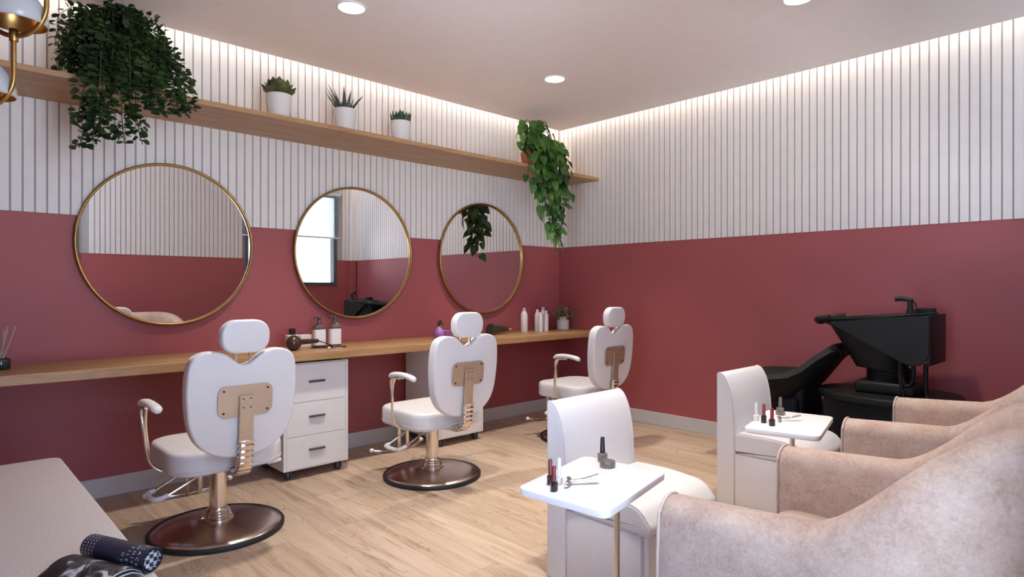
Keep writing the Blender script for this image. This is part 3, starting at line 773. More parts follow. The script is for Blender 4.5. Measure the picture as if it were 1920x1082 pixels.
# ------------------------------------------------------------------ counter things
def at(x, y): return (x, y, CT)
t = thing('reed_diffuser', 'dark glass reed diffuser with pale sticks on the counter', 'diffuser', at(-4.395, -.235))
bm = B(); lathe(bm, [(.036, 0), (.042, .006), (.043, .045), (.036, .056), (.028, .058), (.026, .056)], 32, cap1=False); fin('jar', bm, 'smoke', t, 50)
for k in range(8):
    a = 2*PI*k/8+.3; bm = B(); tube(bm, [(.012*math.cos(a+2), .012*math.sin(a+2), .012), (.065*math.cos(a)*(.5+.5*(k % 2)), .065*math.sin(a), .20+.012*(k % 3))], .0022, 6, 1); fin('reed', bm, 'reed', t)

t = thing('perfume_bottle', 'square white perfume bottle with black cap beside the low white box', 'bottle', at(-2.840, -.100))
bm = B(); box(bm, -.038, .038, -.03, .03, 0, .085, .004, 2); fin('bottle', bm, 'label', t)
bm = B(); box(bm, -.018, .018, -.015, .015, .085, .128, .002, 1); fin('cap', bm, 'blackgloss', t)
bm = B(); box(bm, -.040, .040, -.030, .030, 0, .082, .003, 1)
o = fin('cream_box', bm, 'label', None, 0, at(-2.755, -.105)); tag(o, 'low plain white box between perfume bottle and pump bottles', 'box')
def pump(x, y, label):
    t = thing('pump_bottle', label, 'bottle', at(x, y), 0, 'clear pump bottles on the counter')
    bm = B(); P = rrect(.082, .06, .02, 6)
    rs = [[(a*s, b*s, z) for a, b in P] for s, z in ((.95, 0), (1, .004), (1, .128), (.9, .142), (.5, .160), (.40, .164), (.40, .172))]
    quadstrip(bm, rs); fin('bottle', bm, 'glass', t, 50)
    bm = B(); rs = [[(a*s, b*s, z) for a, b in P] for s, z in ((.90, .006), (.94, .008), (.94, .124), (.9, .126))]; quadstrip(bm, rs); fin('lotion', bm, 'label', t, 50)
    bm = B(); rs = [[(a*.992+0, b*.992, z) for a, b in rrect(.083, .061, .02, 6)] for z in (.012, .120)]; quadstrip(bm, rs, True, False, False); fin('front_label', bm, 'label', t, 50)
    bm = B(); lathe(bm, [(.015, .170), (.015, .184), (.009, .186), (.013, .190), (.012, .208), (.006, .209)], 20); pm = fin('pump', bm, 'grey', t, 50)
    bm = B(); tube(bm, [(0, 0, .203), (-.018, -.005, .204), (-.040, -.010, .200)], .0045, 8, 4); fin('nozzle', bm, 'grey', pm)
pump(-2.690, -.195, 'clear pump bottle of white lotion next to the low white box')
pump(-2.570, -.190, 'clear pump bottle of white lotion farther from the white box')
t = thing('hand_dryer', 'brown glossy round-headed hair dryer lying before the white boxes', 'hair dryer', at(-2.935, -.335))
bm = B(); ellipsoid(bm, (0, 0, .050), .050, .046, .050, 28, 16); fin('head', bm, 'brownb', t, 60)
bm = B(); tube(bm, [(.035, .01, .052), (.08, .03, .050), (.16, .06, .048), (.20, .075, .047)], lambda u: .020-.007*u, 14, 6); fin('handle', bm, 'brownb', t, 60)
bm = B(); tube(bm, [(.195, .073, .047), (.24, .08, .036), (.29, .03, .008), (.27, -.03, .005), (.20, .0, .005), (.15, .06, .005), (.22, .09, .005), (.31, .02, .005), (.36, -.02, .005), (.33, -.04, .005)], .0035, 6, 6); fin('cable', bm, 'blackgloss', t)
t = thing('spray_bottle', 'round lilac spray bottle with black trigger beside the lilac bowl', 'spray bottle', at(-1.655, -.185))
bm = B(); lathe(bm, [(.022, 0), (.036, .012), (.042, .036), (.038, .06), (.022, .08), (.012, .09), (.012, .098)], 28); fin('bottle', bm, 'lilac', t, 60)
bm = B(); tube(bm, [(0, 0, .094), (0, 0, .118), (.004, -.002, .130), (.018, -.006, .136)], .011, 10, 4); tube(bm, [(.010, 0, .128), (.030, -.008, .112), (.036, -.010, .10)], .004, 8, 4); fin('trigger', bm, 'blackgloss', t, 60)
t = thing('tint_bowl', 'small lilac tint bowl beside the lilac spray bottle', 'bowl', at(-1.565, -.160))
bm = B(); lathe(bm, [(.030, 0), (.034, .004), (.050, .05), (.056, .056), (.052, .056), (.046, .05), (.028, .008), (0, .006)], 28, cap1=False); fin('bowl', bm, 'lilac', t, 60)
bm = B(); box(bm, .045, .080, -.010, .010, .049, .056, .002, 1); fin('handle', bm, 'lilac', t)
t = thing('barrel_dryer', 'dark olive hair dryer with pointed nozzle lying by the white bottles', 'hair dryer', at(-1.13, -.215), .22)
bm = B(); tube(bm, [(0, 0, .052), (.012, 0, .050), (.06, 0, .047), (.14, 0, .044), (.20, 0, .042), (.26, 0, .040)], lambda u: .018+.030*min(1, u*14) if u < .07 else .048-.026*((u-.07)/.93), 18, 6); fin('barrel', bm, 'olive', t, 60)
bm = B(); tube(bm, [(.25, 0, .040), (.285, 0, .038), (.325, 0, .034)], lambda u: .022-.008*u, 14, 4, flat=(.8, 1.1)); fin('nozzle', bm, 'chrome', t, 60)
bm = B(); tube(bm, [(.03, .01, .030), (-.06, .05, .015), (-.16, .03, .006), (-.24, .06, .006)], .005, 8, 5); fin('cable', bm, 'blackgloss', t)
def tallbottle(x, y, h, r, label, cap):
    t = thing('shampoo_bottle', label, 'bottle', at(x, y), 0, 'white bottles at the counter end')
    bm = B(); lathe(bm, [(r*.92, 0), (r, .004), (r, h*.66), (r*.9, h*.76), (r*.55, h*.86), (r*.42, h*.875)], 28); fin('bottle', bm, 'bottlew', t, 50)
    bm = B(); lathe(bm, [(r*.44, h*.872), (r*.50, h*.88), (r*.50, h*.95), (r*.35, h*.985), (r*.1, h)], 20); fin('cap', bm, cap, t, 50)
tallbottle(-.665, -.165, .224, .033, 'tall white bottle with pink cap standing alone beside the olive dryer', 'lotion')
tallbottle(-.395, -.150, .226, .030, 'tall white bottle with pink cap behind the two plain white tubes', 'lotion')
tallbottle(-.475, -.150, .205, .026, 'white bottle with white cap squeezed behind the two plain tubes', 'bottlew')
def tubebox(x, y, h, w, label):
    t = thing('cream_tube', label, 'tube', at(x, y), 0, 'white tubes at the counter end')
    bm = B(); lathe(bm, [(w*.94, 0), (w, .003), (w, h*.9), (w*.94, h)], 24); fin('body', bm, 'bottlew', t, 50)
    bm = B(); lathe(bm, [(w*.5, h), (w*.5, h+.03), (w*.45, h+.032)], 18); fin('cap', bm, 'bottlew', t, 50)
tubebox(-.520, -.235, .150, .023, 'plain white tube nearer the olive dryer, in front of the bottles')
tubebox(-.428, -.220, .162, .022, 'plain white tube nearer the flower jar, in front of the bottles')
t = thing('flower_jar', 'white ceramic jar of small dried flowers in the counter corner', 'vase', at(-.145, -.18))
bm = B(); lathe(bm, [(.052, 0), (.058, .004), (.059, .088), (.055, .096), (.036, .104), (.033, .112), (.034, .128), (.030, .128), (.029, .11)], 32, cap1=False); fin('jar', bm, 'pot', t, 50)
bs, bl = B(), B(); rnd = random.Random(3)
for k in range(60):
    a = rnd.uniform(0, 2*PI); R = rnd.uniform(.02, .115); h = rnd.uniform(.15, .235)-R*.35
    tip = Vector((R*math.cos(a), R*math.sin(a)*.9, h)); tube(bs, [(.015*math.cos(a), .015*math.sin(a), .10), tip*.55+Vector((0, 0, .06)), tip], .0009, 4, 3)
    for j in range(8):
        d = Vector((rnd.uniform(-1, 1), rnd.uniform(-1, 1), rnd.uniform(-.3, 1))); q = tip+d*rnd.uniform(0, .016)-Vector((0, 0, .008*j*rnd.random()))
        leaf(bl, q, d, (0, 0, 1), rnd.uniform(.012, .022), .013, 'round')
fin('stems', bs, 'stem', t); fin('flowers', bl, 'dry', t, 0)

# ------------------------------------------------------------------ manicure chairs
def nail_seat(loc, label):
    t = thing('manicure_chair', label, 'chair', loc, 0, 'white manicure chairs'); w = .48
    # backrest: straight behind, bowed in front, rounded over the top
    pr = [(0, 0), (-.085, 0), (-.097, .02), (-.100, .18), (-.100, .34), (-.097, .48), (-.088, .58), (-.070, .66), (-.045, .71), (-.022, .728), (-.006, .730), (0, .724)]
    pp = [(p.x, p.y) for p in smoothpath([(y, z, 0) for y, z in pr[1:-1]], 4)]
    pp = [(0, 0)]+pp+[(0, .724)]
    bm = B(); slab(bm, pp, 0, w, 'x', .006, 3); bk = fin('backrest', bm, 'vinyl', t, 50)
    for x in (.004, w-.004):
        bm = B(); tube(bm, [(x, y-.0005, z) for y, z in pp[2:-1]], .0035, 6, 1, raw=True); fin('piping', bm, 'piping', bk)
    # cushion with waterfall front
    qq = rpoly([(-.102, .300), (-.502, .300), (-.508, .335), (-.455, .398), (-.30, .412), (-.102, .410)], [.004, .022, .035, .05, .05, .03])
    bm = B(); slab(bm, qq, 0, w, 'x', .012, 4); cu = fin('cushion', bm, 'vinyl', t, 50)
    for x in (.006, w-.006):
        bm = B(); tube(bm, [(x, y, z) for y, z in rpoly([(-.102, .3005), (-.5005, .3005), (-.5065, .335), (-.4545, .3965), (-.30, .4105), (-.103, .4085)], [.004, .022, .035, .05, .05, .03])], .003, 6, 1, True, raw=True); fin('piping', bm, 'piping', cu)
    bm = B(); box(bm, .006, w-.006, -.46, -.101, 0, .296, .004, 2); fin('plinth', bm, 'vinyl', t, 40)
    bm = B(); box(bm, .02, w-.02, -.485, -.463, 0, .296, .003, 1); fin('front_panel', bm, 'vinyl', t, 40)
    return t
ns = nail_seat((-2.788, -2.435, 0), 'white padded manicure chair with tall back nearer the magazines bench')
dup(ns, (-1.464, -2.495, 0), 0, 'white padded manicure chair with tall back in front of the black wash chair')

# ------------------------------------------------------------------ swivel tables
HT = .600
def swivel(c, pole, label):
    x = sum(p[0] for p in c)/4; y = sum(p[1] for p in c)/4
    t = thing('swivel_table', label, 'side table', (pole[0], pole[1], 0), 0, 'white side tables')
    P = [(p[0]-pole[0], p[1]-pole[1]) for p in c]
    # round the corners
    poly = []
    for i in range(4):
        a, b, d = Vector(P[i-1]), Vector(P[i]), Vector(P[(i+1) % 4]); r = .035
        e1 = (a-b).normalized()*r; e2 = (d-b).normalized()*r
        for k in range(7):
            u = k/6; poly.append(tuple((b+e1)*(1-u)**2+b*2*u*(1-u)+(b+e2)*u*u))
    bm = B(); slab(bm, poly, HT-.022, HT, 'z', .004, 2); fin('table_top', bm, 'white', t, 40)
    bm = B(); lathe(bm, [(.0105, .01), (.0105, HT-.022)], 16); fin('pole', bm, 'nickel', t)
    bm = B(); lathe(bm, [(.05, HT-.030), (.05, HT-.022), (.02, HT-.022)], 24); fin('top_flange', bm, 'nickel', t)
    bm = B(); lathe(bm, [(.075, 0), (.075, .006), (.014, .012)], 28); fin('foot_plate', bm, 'nickel', t)
    return t
swivel([(-3.379, -2.861), (-3.352, -3.181), (-2.910, -3.088), (-2.955, -2.775)], (-3.010, -2.960), 'white square side table beside the nearer manicure chair')
swivel([(-2.114, -2.962), (-2.051, -3.255), (-1.585, -3.150), (-1.640, -2.862)], (-1.712, -3.010), 'white square side table beside the farther manicure chair')

def polish(loc, base, bsize, cap, capr, caph, label, rz=0., name='lipstick'):
    t = thing(name, label, 'lipstick', loc, rz, 'lipsticks on the side tables')
    bm = B(); lathe(bm, [(bsize[0]*.95, 0), (bsize[0], .002), (bsize[0]*1.03, bsize[2]), (bsize[0]*.5, bsize[2]+.003)], 24, sy=bsize[1]/bsize[0]); fin('base', bm, base, t, 50)
    bm = B(); lathe(bm, [(capr, bsize[2]), (capr*.96, bsize[2]+caph*.9), (capr*.8, bsize[2]+caph)], 18); fin('tip' if name == 'lipstick' else 'cap', bm, cap, t, 50)
    return t
Z = HT
polish((-3.318, -2.960, Z), 'blackgloss', (.015, .011, .024), 'redcap', .0065, .048, 'red lipstick in black oval base at the front, nearer table', .5)
polish((-3.283, -2.912, Z), 'blackgloss', (.010, .010, .026), 'redcap', .0065, .050, 'dark red lipstick on slim black base behind the front one, nearer table', .2)
polish((-3.262, -2.930, Z), 'bottlew', (.010, .010, .022), 'label', .006, .058, 'white lipstick tube standing behind the red ones, nearer table')
t = thing('nail_polish', 'smoky nail polish bottle with tall tapered cap on the nearer table', 'nail polish', (-2.965, -2.865, Z), .3, 'polish bottles on the side tables')
bm = B(); lathe(bm, [(.019, 0), (.021, .003), (.021, .026), (.008, .030)], 24, sy=.8); fin('bottle', bm, 'smokebase', t, 50)
bm = B(); lathe(bm, [(.0095, .004), (.0092, .03), (.0068, .082), (.005, .084)], 18); fin('cap', bm, 'blackgloss', t, 50)
t = thing('powder_compact', 'round smoky powder compact lying before the polish bottle on the nearer table', 'compact', (-3.008, -2.920, Z))
bm = B(); lathe(bm, [(.025, 0), (.026, .002), (.026, .011)], 32); fin('base', bm, 'smokebase', t, 40)
bm = B(); lathe(bm, [(.026, .0115), (.0265, .014), (.025, .0205), (.0, .021)], 32); fin('lid', bm, 'smokebase', t, 40)
def clipper(loc, rz, label):
    t = thing('nail_clipper', label, 'nail clipper', loc, rz, 'nail clippers on the side tables')
    bm = B(); tube(bm, [(-.012, -.040, .008), (-.004, -.014, .009), (0, .012, .009), (-.004, .036, .010)], .007, 10, 5, flat=(.5, 1)); fin('lower_jaw', bm, 'chrome', t, 60); bm = B(); tube(bm, [(-.010, -.038, .016), (-.003, -.012, .016), (0, .012, .016)], .005, 8, 5, flat=(.5, 1)); fin('upper_jaw', bm, 'chrome', t, 60)
    bm = B(); tube(bm, [(.0, .0, .012), (.028, .006, .013), (.055, .012, .017), (.088, .022, .024)], lambda u: .0045+.004*u, 10, 5, flat=(.5, 1.1)); fin('lever', bm, 'chrome', t, 60)
clipper((-3.242, -2.955, Z), -.85, 'chrome nail clipper lying open on the nearer table')
polish((-1.985, -3.032, Z), 'blackgloss', (.017, .013, .026), 'redcap2', .0078, .050, 'bright red lipstick in black oval base, farther table', .5)
polish((-1.955, -2.982, Z), 'blackgloss', (.0115, .0115, .032), 'rust', .0075, .052, 'rust brown lipstick on slim black base, farther table')
polish((-1.938, -2.940, Z), 'bottlew', (.013, .013, .026), 'label', .0068, .056, 'white lipstick tube standing near the seat back, farther table')
t = thing('nail_polish', 'smoky nail polish bottle with tall clear cap on the farther table', 'nail polish', (-1.722, -2.958, Z), .3, 'polish bottles on the side tables')
bm = B(); lathe(bm, [(.025, 0), (.027, .003), (.027, .014), (.022, .016), (.022, .032), (.008, .036)], 24, sy=.8); fin('bottle', bm, 'smokebase', t, 50)
bm = B(); lathe(bm, [(.0085, .03), (.0068, .080), (.005, .082)], 18); fin('cap', bm, 'smokebase', t, 50)
clipper((-1.860, -3.015, Z), -1.0, 'chrome nail clipper lying closed on the farther table')

# ------------------------------------------------------------------ armchairs
def armchair(loc, label):
    t = thing('armchair', label, 'armchair', loc, 0, 'blush velvet armchairs')
    w, dp, th = .86, .775, .115; hw = w/2-th/2; rb = .30
    # U path (centre line) from one arm front, round the back, to the other
    path = []; yb = -dp+th/2
    NL = 12
    for k in range(NL): path.append((-hw, -(k/NL)*(dp-th/2-rb)))
    for k in range(17):
        a = PI+PI/2*k/16; path.append((-hw+rb+rb*math.cos(a), yb+rb+rb*math.sin(a)))
    for k in range(1, 8): path.append((-hw+rb+(2*hw-2*rb)*k/8, yb))
    for k in range(17):
        a = 1.5*PI+PI/2*k/16; path.append((hw-rb+rb*math.cos(a), yb+rb+rb*math.sin(a)))
    for k in range(1, NL+1): path.append((hw, yb+rb+(k/NL)*(dp-th/2-rb)))
    def top(y):
        d = -y; 
        if d < .335: return .638+.020*(d/.335)
        u = max(0, min(1, (d-.335)/.385)); u = u*u*(3-2*u); return .658+(.925-.658)*u
    rings = []; m = len(path)
    for i, (x, y) in enumerate(path):
        a = path[max(i-1, 0)]; b = path[min(i+1, m-1)]; d = Vector((b[0]-a[0], b[1]-a[1], 0)).normalized(); nn = Vector((d.y, -d.x, 0))
        # nn points outward for this direction of travel
        if nn.dot(Vector((x, y+.39, 0))) < 0: nn = -nn
        T = top(y); H = T-.12; r = th/2
        f = max(0, min(1, (-y-.30)/.42)); rake = .05*f
        sec = []
        for q, z in [(-1, .12), (-1, .30), (-1, .5), (-1, .75)]:
            zz = .12+(T-r-.12)*((z-.12)/.63)
            sec.append((q, zz))
        for k in range(1, 8):
            an = PI-PI*k/8; sec.append((math.cos(an), T-r+r*math.sin(an)))
        for q, z in [(1, .75), (1, .5), (1, .30), (1, .12)]:
            sec.append((q, .12+(T-r-.12)*((z-.12)/.63)))
        ring = []
        for q, z in sec:
            lean = rake*(max(0, z-.35)/.5); bow = .012*math.sin(PI*min(1, max(0, (z-.12)/max(.1, T-.12))))*(1 if q > 0 else .3)
            ring.append(Vector((x, y, z))+nn*(q*r+lean+bow*(1 if q > 0 else -1)))
        rings.append(ring)
    # rounded front ends
    def shrink(ring, s, dy):
        c = sum(ring, Vector())/len(ring); return [Vector((c.x+(p.x-c.x)*s, p.y+dy, p.z if p.z < .2 else p.z-(1-s)*.06)) for p in ring]
    rings = [shrink(rings[0], .80, .018), shrink(rings[0], .93, .013)]+rings+[shrink(rings[-1], .93, .013), shrink(rings[-1], .80, .018)]
    bm = B(); quadstrip(bm, rings); sh = fin('shell', bm, 'velvet', t, 70)
    for R in (rings[2], rings[-3]):
        bm = B(); tube(bm, [p+Vector((0, .010, 0)) for p in R], .0045, 6, 2); fin('piping', bm, 'velpipe', sh)
    bm = B(); box(bm, -hw+th/2-.004, hw-th/2+.004, -dp+th-.02, -.02, .13, .30, .02, 3); fin('seat_base', bm, 'velvet', t, 60)
    bm = B(); P = rrect(2*hw-th-.012, dp-th-.05, .06, 6, 0, -(dp-th)/2+.01)
    rs = [[(x*s, -(dp-th)/2+(y+(dp-th)/2)*s, z) for x, y in P] for s, z in ((.96, .30), (.995, .315), (1, .35), (1, .40), (.985, .43), (.93, .447), (.6, .458), (.05, .46))]
    quadstrip(bm, rs); fin('seat_cushion', bm, 'velvet', t, 60)
    for sx in (-1, 1):
        for y in (-.10, -dp+.16):
            bm = B(); tube(bm, [(sx*(hw-.05), y, .13), (sx*(hw-.03), y, .0)], lambda u: .018-.006*u, 12, 2); fin('leg', bm, 'champagne', t)
    return t
ac = armchair((-2.815, -3.285, 0), 'blush velvet tub armchair with grey outer side nearest the viewer')
dup(ac, (-1.395, -3.275, 0), 0, 'blush velvet tub armchair farther back beside the black washbasin')

# ------------------------------------------------------------------ wash unit
t = thing('wash_basin', 'black shampoo washbasin on pedestal with spray tap beside the red wall', 'washbasin', (-.43, 0, 0))
def ring2(yf, yb, hw, z, zb=None, n=40, px=2.6):
    cy = (yf+yb)/2; ry = (yf-yb)/2; out = []
    for k in range(n):
        a = 2*PI*k/n; c, s = math.cos(a), math.sin(a)
        X = hw*math.copysign(abs(c)**(2/px), c); Y = ry*math.copysign(abs(s)**(2/px), s)
        # narrower neck end
        f = (Y+ry)/(2*ry); X *= 1-.22*max(0, f-.45)/.55
        zz = z if zb is None else z+(zb-z)*(1-f)
        out.append((X, cy+Y, zz))
    return out
bm = B()
quadstrip(bm, [ring2(-2.95, -3.20, .13, .715), ring2(-2.92, -3.22, .155, .72), ring2(-2.87, -3.26, .175, .80), ring2(-2.80, -3.33, .20, .90), ring2(-2.755, -3.37, .215, .965, .99),
    ring2(-2.70, -3.385, .226, .985, 1.045), ring2(-2.682, -3.392, .232, .998, 1.056), ring2(-2.690, -3.385, .226, 1.010, 1.064), ring2(-2.72, -3.36, .208, 1.008, 1.062),
    ring2(-2.75, -3.13, .19, .985, 1.03), ring2(-2.79, -3.11, .175, .93, .95), ring2(-2.85, -3.08, .13, .885, .895), ring2(-2.93, -3.0, .03, .875, .88)])
KY = .893
for v in bm.verts: v.co.y = -2.69+(v.co.y+2.69)*KY; v.co.x *= .83
bw = fin('bowl', bm, 'black', t, 50)
bm = B(); tube(bm, [(-.145, -2.78, 1.02), (-.14, -2.715, 1.01), (-.075, -2.685, .995), (0, -2.68, .985), (.075, -2.685, .995), (.13, -2.715, 1.01), (.145, -2.78, 1.02)], .018, 12, 6); fin('neck_rest', bm, 'black', bw, 60)
bm = B()
pz = [(-2.80, .992), (-3.392, 1.050), (-3.394, .84), (-3.385, .80), (-3.345, .765), (-3.30, .757), (-3.24, .775)]
for s in (-1, 1): slab(bm, [(y, z) for y, z in pz], s*.222-.006 if s > 0 else -.230, s*.222+.008 if s > 0 else -.216, 'x', .003, 1)
slab(bm, [(-.224, .765), (.224, .765), (.224, 1.05), (-.224, 1.05)], -3.398, -3.380, 'y', .004, 2)
for v in bm.verts: v.co.y = -2.69+(v.co.y+2.69)*KY; v.co.x *= .83
fin('shroud', bm, 'black', t, 40)
bm = B(); pr = [(.115, .64)]
for k in range(6): z = .642+.012*k; pr += [(.115, z), (.120, z+.004), (.115, z+.008)]
pr += [(.115, .72)]; lathe(bm, pr, 32, (0, -3.07, 0)); fin('neck', bm, 'black', t, 40)
bm = B(); box(bm, -.15, .15, -3.24, -2.92, .57, .645, .02, 3); fin('neck_block', bm, 'black', t, 40)
bm = B(); P = [(x, y) for x, y, z in ring2(-2.675, -3.44, .335, 0, None, 48, 2.4)]; slab(bm, P, .528, .572, 'z', .012, 3); fin('tray_board', bm, 'black', t, 40)
bm = B(); box(bm, -.20, .20, -3.34, -2.76, 0, .53, .015, 2); fin('pedestal', bm, 'black', t, 40)
bm = B(); lathe(bm, [(.022, 1.035), (.021, 1.062), (.016, 1.085), (.013, 1.13)], 20, (-.135, -3.215, 0))
tube(bm, [(-.135, -3.225, 1.132), (-.135, -3.195, 1.138), (-.135, -3.165, 1.142), (-.135, -3.14, 1.140)], lambda u: .012+.004*u, 12, 4); tube(bm, [(-.135, -3.225, 1.134), (-.135, -3.240, 1.115), (-.135, -3.245, 1.095)], .005, 8, 4)
fin('spray_tap', bm, 'black', t, 60)
bm = B(); box(bm, .10, .165, -3.28, -3.18, 1.040, 1.083, .006, 2); fin('mixer', bm, 'black', t, 40)
bm = B(); tube(bm, [(-.14, -3.17, .80), (-.15, -3.175, .70), (-.15, -3.195, .64), (-.15, -3.225, .655), (-.15, -3.235, .72), (-.14, -3.225, .80)], .011, 10, 6); fin('hose', bm, 'black', t, 60); bm = B(); tube(bm, [(-.14, -3.165, .80), (-.16, -3.17, .68), (-.16, -3.19, .57)], .010, 10, 6); fin('hose', bm, 'black', t, 60); bm = B(); tube(bm, [(-.10, -3.285, .77), (-.11, -3.285, .68), (-.12, -3.29, .60), (-.13, -3.30, .57)], .012, 10, 6); fin('hose', bm, 'black', t, 60)

t = thing('wash_chair', 'black reclined shampoo chair between white manicure chair and washbasin', 'chair', (-.42, .012, 0))
st = [  # y, floor z, side z, half width
    (-2.06, .40, .44, .20), (-2.09, .43, .56, .24), (-2.16, .44, .615, .262), (-2.26, .44, .630, .275), (-2.36, .445, .634, .28), (-2.45, .475, .639, .28), (-2.55, .545, .655, .265), (-2.635, .630, .700, .235), (-2.715, .735, .778, .195), (-2.775, .805, .826, .14), (-2.805, .828, .836, .09)]
rings = []
for y, zf, zs, hw in st:
    sec = []
    for u in [k/12 for k in range(13)]:
        x = -hw+2*hw*u; e = abs(2*u-1)**4; sec.append((x, y, zf+(zs-zf)*e))
    for u in [k/12 for k in range(13)]:
        x = hw+.03-2*(hw+.03)*u; e = abs(2*u-1)**4; sec.append((x, y-.03, zf-.06+(zs-zf+.035)*e))
    rings.append(sec)
bm = B(); quadstrip(bm, rings); fin('seat_shell', bm, 'black', t, 60)
bm = B(); ellipsoid(bm, (0, 0, 0), .17, .115, .048, 32, 16)
bmesh.ops.rotate(bm, verts=bm.verts, cent=(0, 0, 0), matrix=Matrix.Rotation(math.radians(-50), 3, 'X')); bmesh.ops.translate(bm, verts=bm.verts, vec=(0, -2.745, .758)); fin('headrest', bm, 'black', t, 60)
bm = B(); box(bm, -.21, .21, -2.615, -2.12, 0, .50, .03, 3); box(bm, -.17, .17, -2.64, -2.50, .30, .60, .03, 3)
fin('pedestal', bm, 'black', t, 40)

# ------------------------------------------------------------------ bench and magazines
t = thing('bench', 'long flat-topped pale grey fabric bench with magazines at the foot of the counter', 'bench', (-4.61, -2.30, 0))
bm = B(); P = rrect(.76, 2.99, .045, 6); slab(bm, P, .405, .450, 'z', .006, 3); fin('seat_pad', bm, 'bench', t, 40)
bm = B(); P = rrect(.765, 2.995, .045, 6); slab(bm, P, .375, .408, 'z', .003, 2); fin('edge_band', bm, 'benchside', t, 40)
bm = B(); box(bm, -.36, .36, -1.47, 1.47, .06, .376, .004, 1); fin('box_base', bm, 'benchside', t, 40)
for sx in (-1, 1):
    for sy in (-1, 1):
        bm = B(); box(bm, sx*.33-.02, sx*.33+.02, sy*1.40-.02, sy*1.40+.02, 0, .062, .003, 1); fin('leg', bm, 'benchside', t, 0)

def text_mesh(s, size):
    cu = bpy.data.curves.new('lettering', 'FONT'); cu.body = s; cu.size = size; cu.align_x = 'LEFT'; cu.resolution_u = 2; cu.space_character = 1.75
    o = bpy.data.objects.new('lettering', cu); COL.objects.link(o)
    dg = bpy.context.evaluated_depsgraph_get(); me = bpy.data.meshes.new_from_object(o.evaluated_get(dg))
    bpy.data.objects.remove(o); bpy.data.curves.remove(cu); return me
ZB = .450
# rolled magazine: axis along local x, resting on the bench
ra = Vector((-4.335, -2.145, 0)); rb_ = Vector((-4.235, -2.365, 0))
ax = (rb_-ra); LEN = ax.length; rz = math.atan2(ax.y, ax.x); RR = .032
t = thing('rolled_magazine', 'rolled navy magazine with pale lettering lying at the bench edge', 'magazine', (ra.x, ra.y, ZB+RR+.001), rz)
bm = B(); n = 90; rings = []
for x in (0, LEN):
    out = []
    for k in range(n):
        a = 2*PI*1.85*k/(n-1)+.6; r = RR-.0065*k/(n-1); out.append((x, r*math.cos(a), r*math.sin(a)))
    inn = [(x, p[1]*(1-.0011/RR), p[2]*(1-.0011/RR)) for p in out]
    rings.append(out+inn[::-1])
quadstrip(bm, rings); fin('cover', bm, 'navy', t, 60)
bm = B(); rs = []
for x in (.002, LEN+.0006): rs.append([(x, .0240*math.cos(2*PI*k/40), .0240*math.sin(2*PI*k/40)) for k in range(40)])
quadstrip(bm, rs, True, False, False); quadstrip(bm, [[(x, .0238*math.cos(2*PI*k/40), .0238*math.sin(2*PI*k/40)) for k in range(40)] for x in (LEN-.012, LEN-.013)]); fin('inner_pages', bm, 'check', t, 60)
# which side faces the camera, in roll space
cl = Matrix.Rotation(-rz, 3, 'Z') @ (CAM-Vector((ra.x, ra.y, ZB+RR))); va = math.atan2(cl.z, cl.y)
def wrap_cols2(cols, size):
    bm = B()
    for x0, wd, a0 in cols:
        me = text_mesh(wd, size); tmp = bmesh.new(); tmp.from_mesh(me); bpy.data.meshes.remove(me); mp = {}
        for v in tmp.verts:
            a = a0+va-(-v.co.x/RR); r = RR+.0006; mp[v] = bm.verts.new((x0+v.co.y, r*math.cos(a), r*math.sin(a)))
        for f in tmp.faces:
            try: bm.faces.new([mp[v] for v in f.verts])
            except ValueError: pass
        tmp.free()
    return bm
bm = wrap_cols2([(LEN-.024, 'BLACK', -1.15), (LEN-.043, 'WHITE', -.95), (LEN-.061, 'TILES', -.72), (LEN-.079, 'OVER', -.1)], .0135)
tag(fin('lettering', bm, 'ink', t, 0), 'pale printed letters')
bm = B(); rnd = random.Random(9)
for j in range(4):
    for k in range(11):
        a = va-1.5+k*.26; x = .010+j*.0125+.004*k/11; s = .0022
        q = []
        for du, dv in ((-s, -s*.6), (s, -s*.6), (s, s*.6), (-s, s*.6)):
            aa = a+du/RR; q.append(bm.verts.new((x+dv, (RR+.0006)*math.cos(aa), (RR+.0006)*math.sin(aa))))
        bm.faces.new(q)
tag(fin('printed_dots', bm, 'ink', t, 0), 'rows of pale printed dashes')

# open magazine: arched pages
t = thing('open_magazine', 'folded black and white photo magazine lying against the rolled one', 'magazine', (-4.375, -2.215, ZB), rz)
prof = [(-.145, .003), (-.115, .006), (-.085, .020), (-.055, .036), (-.030, .043), (.0, .040), (.022, .028), (.034, .014)]
pf = smoothpath([(0, y, z) for y, z in prof], 5)
for k, (dz, m_, nm) in enumerate(((0, 'cover', 'front_cover'), (-.0035, 'paper', 'page'), (-.007, 'blackgloss', 'page'), (-.0105, 'paper', 'page'))):
    bm = B(); rs = []
    for x in (-.02-.003*k, .195+.004*k):
        up = [(x, p.y*(1+.01*k), max(.0012, p.z+dz)) for p in pf]; dn = [(x, p[1], max(.0002, p[2]-.0016)) for p in up]
        rs.append(up+dn[::-1])
    quadstrip(bm, rs); fin(nm, bm, m_, t, 60)

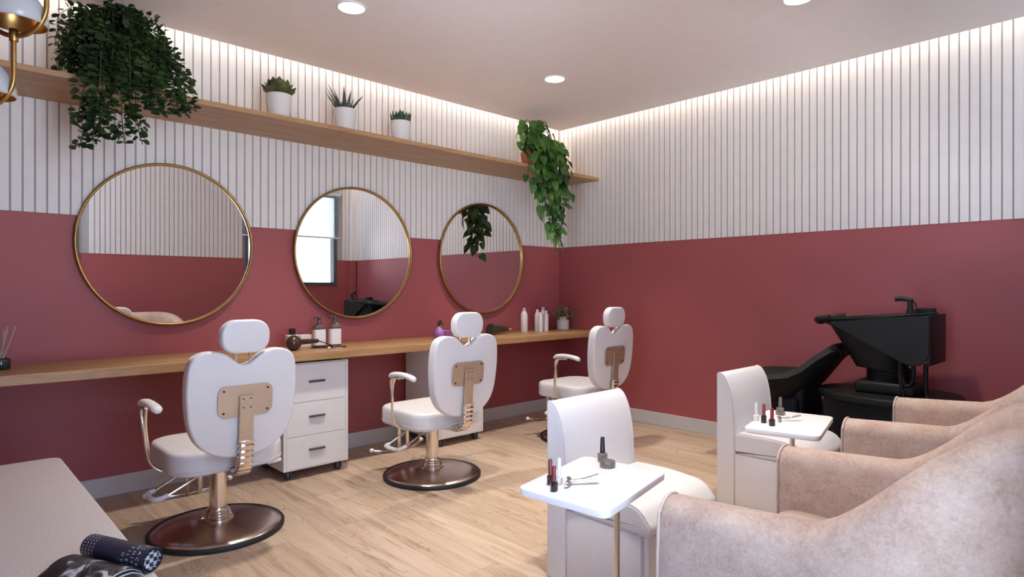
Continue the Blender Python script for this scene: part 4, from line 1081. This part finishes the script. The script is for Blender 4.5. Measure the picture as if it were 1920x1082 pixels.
# ------------------------------------------------------------------ pendant lamp
LC = Vector((-4.434, -1.388, 0)); rl = math.atan2(RV.y, RV.x)
t = thing('pendant_lamp', 'brass looped pendant lamp with white domed shades hanging by the leafy plant', 'pendant lamp', (LC.x, LC.y, 0), rl)
def hook(bm, cx, zb, ztop, h=.275, r=.11, tr=.0085):
    P = [(cx+r, 0, ztop), (cx+r, 0, (ztop+zb+r)/2)]
    for k in range(17): a = -PI*k/16; P.append((cx+r*math.cos(a), 0, zb+r+r*math.sin(a)))
    for k in range(13): a = PI-PI/2*k/12; P.append((cx+r*math.cos(a), 0, zb+h-r+r*math.sin(a)))
    tube(bm, P, tr, 12, 1, raw=True)
for i, (cx, zb, zt) in enumerate(((0, 2.099, ZC-.01), (-.117, 1.846, 2.10))):
    bm = B(); hook(bm, cx, zb, zt); fr = fin('tube', bm, 'brass', t, 60)
    z = zb+.045
    bm = B(); n = 40
    lathe(bm, [(.092, z), (.097, z+.004), (.096, z+.03), (.086, z+.065), (.062, z+.10), (.030, z+.124), (.012, z+.130)], n, (cx, 0, 0), cap0=False); sh = fin('shade', bm, 'opal', t, 60)
    bm = B(); lathe(bm, [(.0935, z+.0005), (.093, z+.03), (.083, z+.063), (.059, z+.097), (.028, z+.120)], n, (cx, 0, 0), cap0=False); tag(fin('shade_lining', bm, 'gold', sh, 60), 'gold inside of the shade')
    bm = B(); lathe(bm, [(.016, z+.128), (.018, z+.132), (.018, z+.150), (.012, z+.154)], 20, (cx, 0, 0)); fin('socket_cap', bm, 'blackgloss', t, 50)
    bm = B(); lathe(bm, [(.010, z+.045), (.014, z+.065), (.011, z+.10)], 16, (cx, 0, 0)); fin('bulb', bm, 'opal', t, 50)
    bm = B(); lathe(bm, [(.007, z+.152), (.007, zb+.275)], 12, (cx, 0, 0)); fin('rod', bm, 'brass', t)
bm = B(); lathe(bm, [(.013, 2.080), (.014, 2.082), (.014, 2.122), (.012, 2.124)], 16, (-.007, 0, 0)); fin('connector', bm, 'brass', t, 50)
bm = B(); lathe(bm, [(.06, ZC-.03), (.062, ZC-.026), (.062, ZC-.001)], 32, (.11, 0, 0)); fin('canopy', bm, 'brass', t, 50)
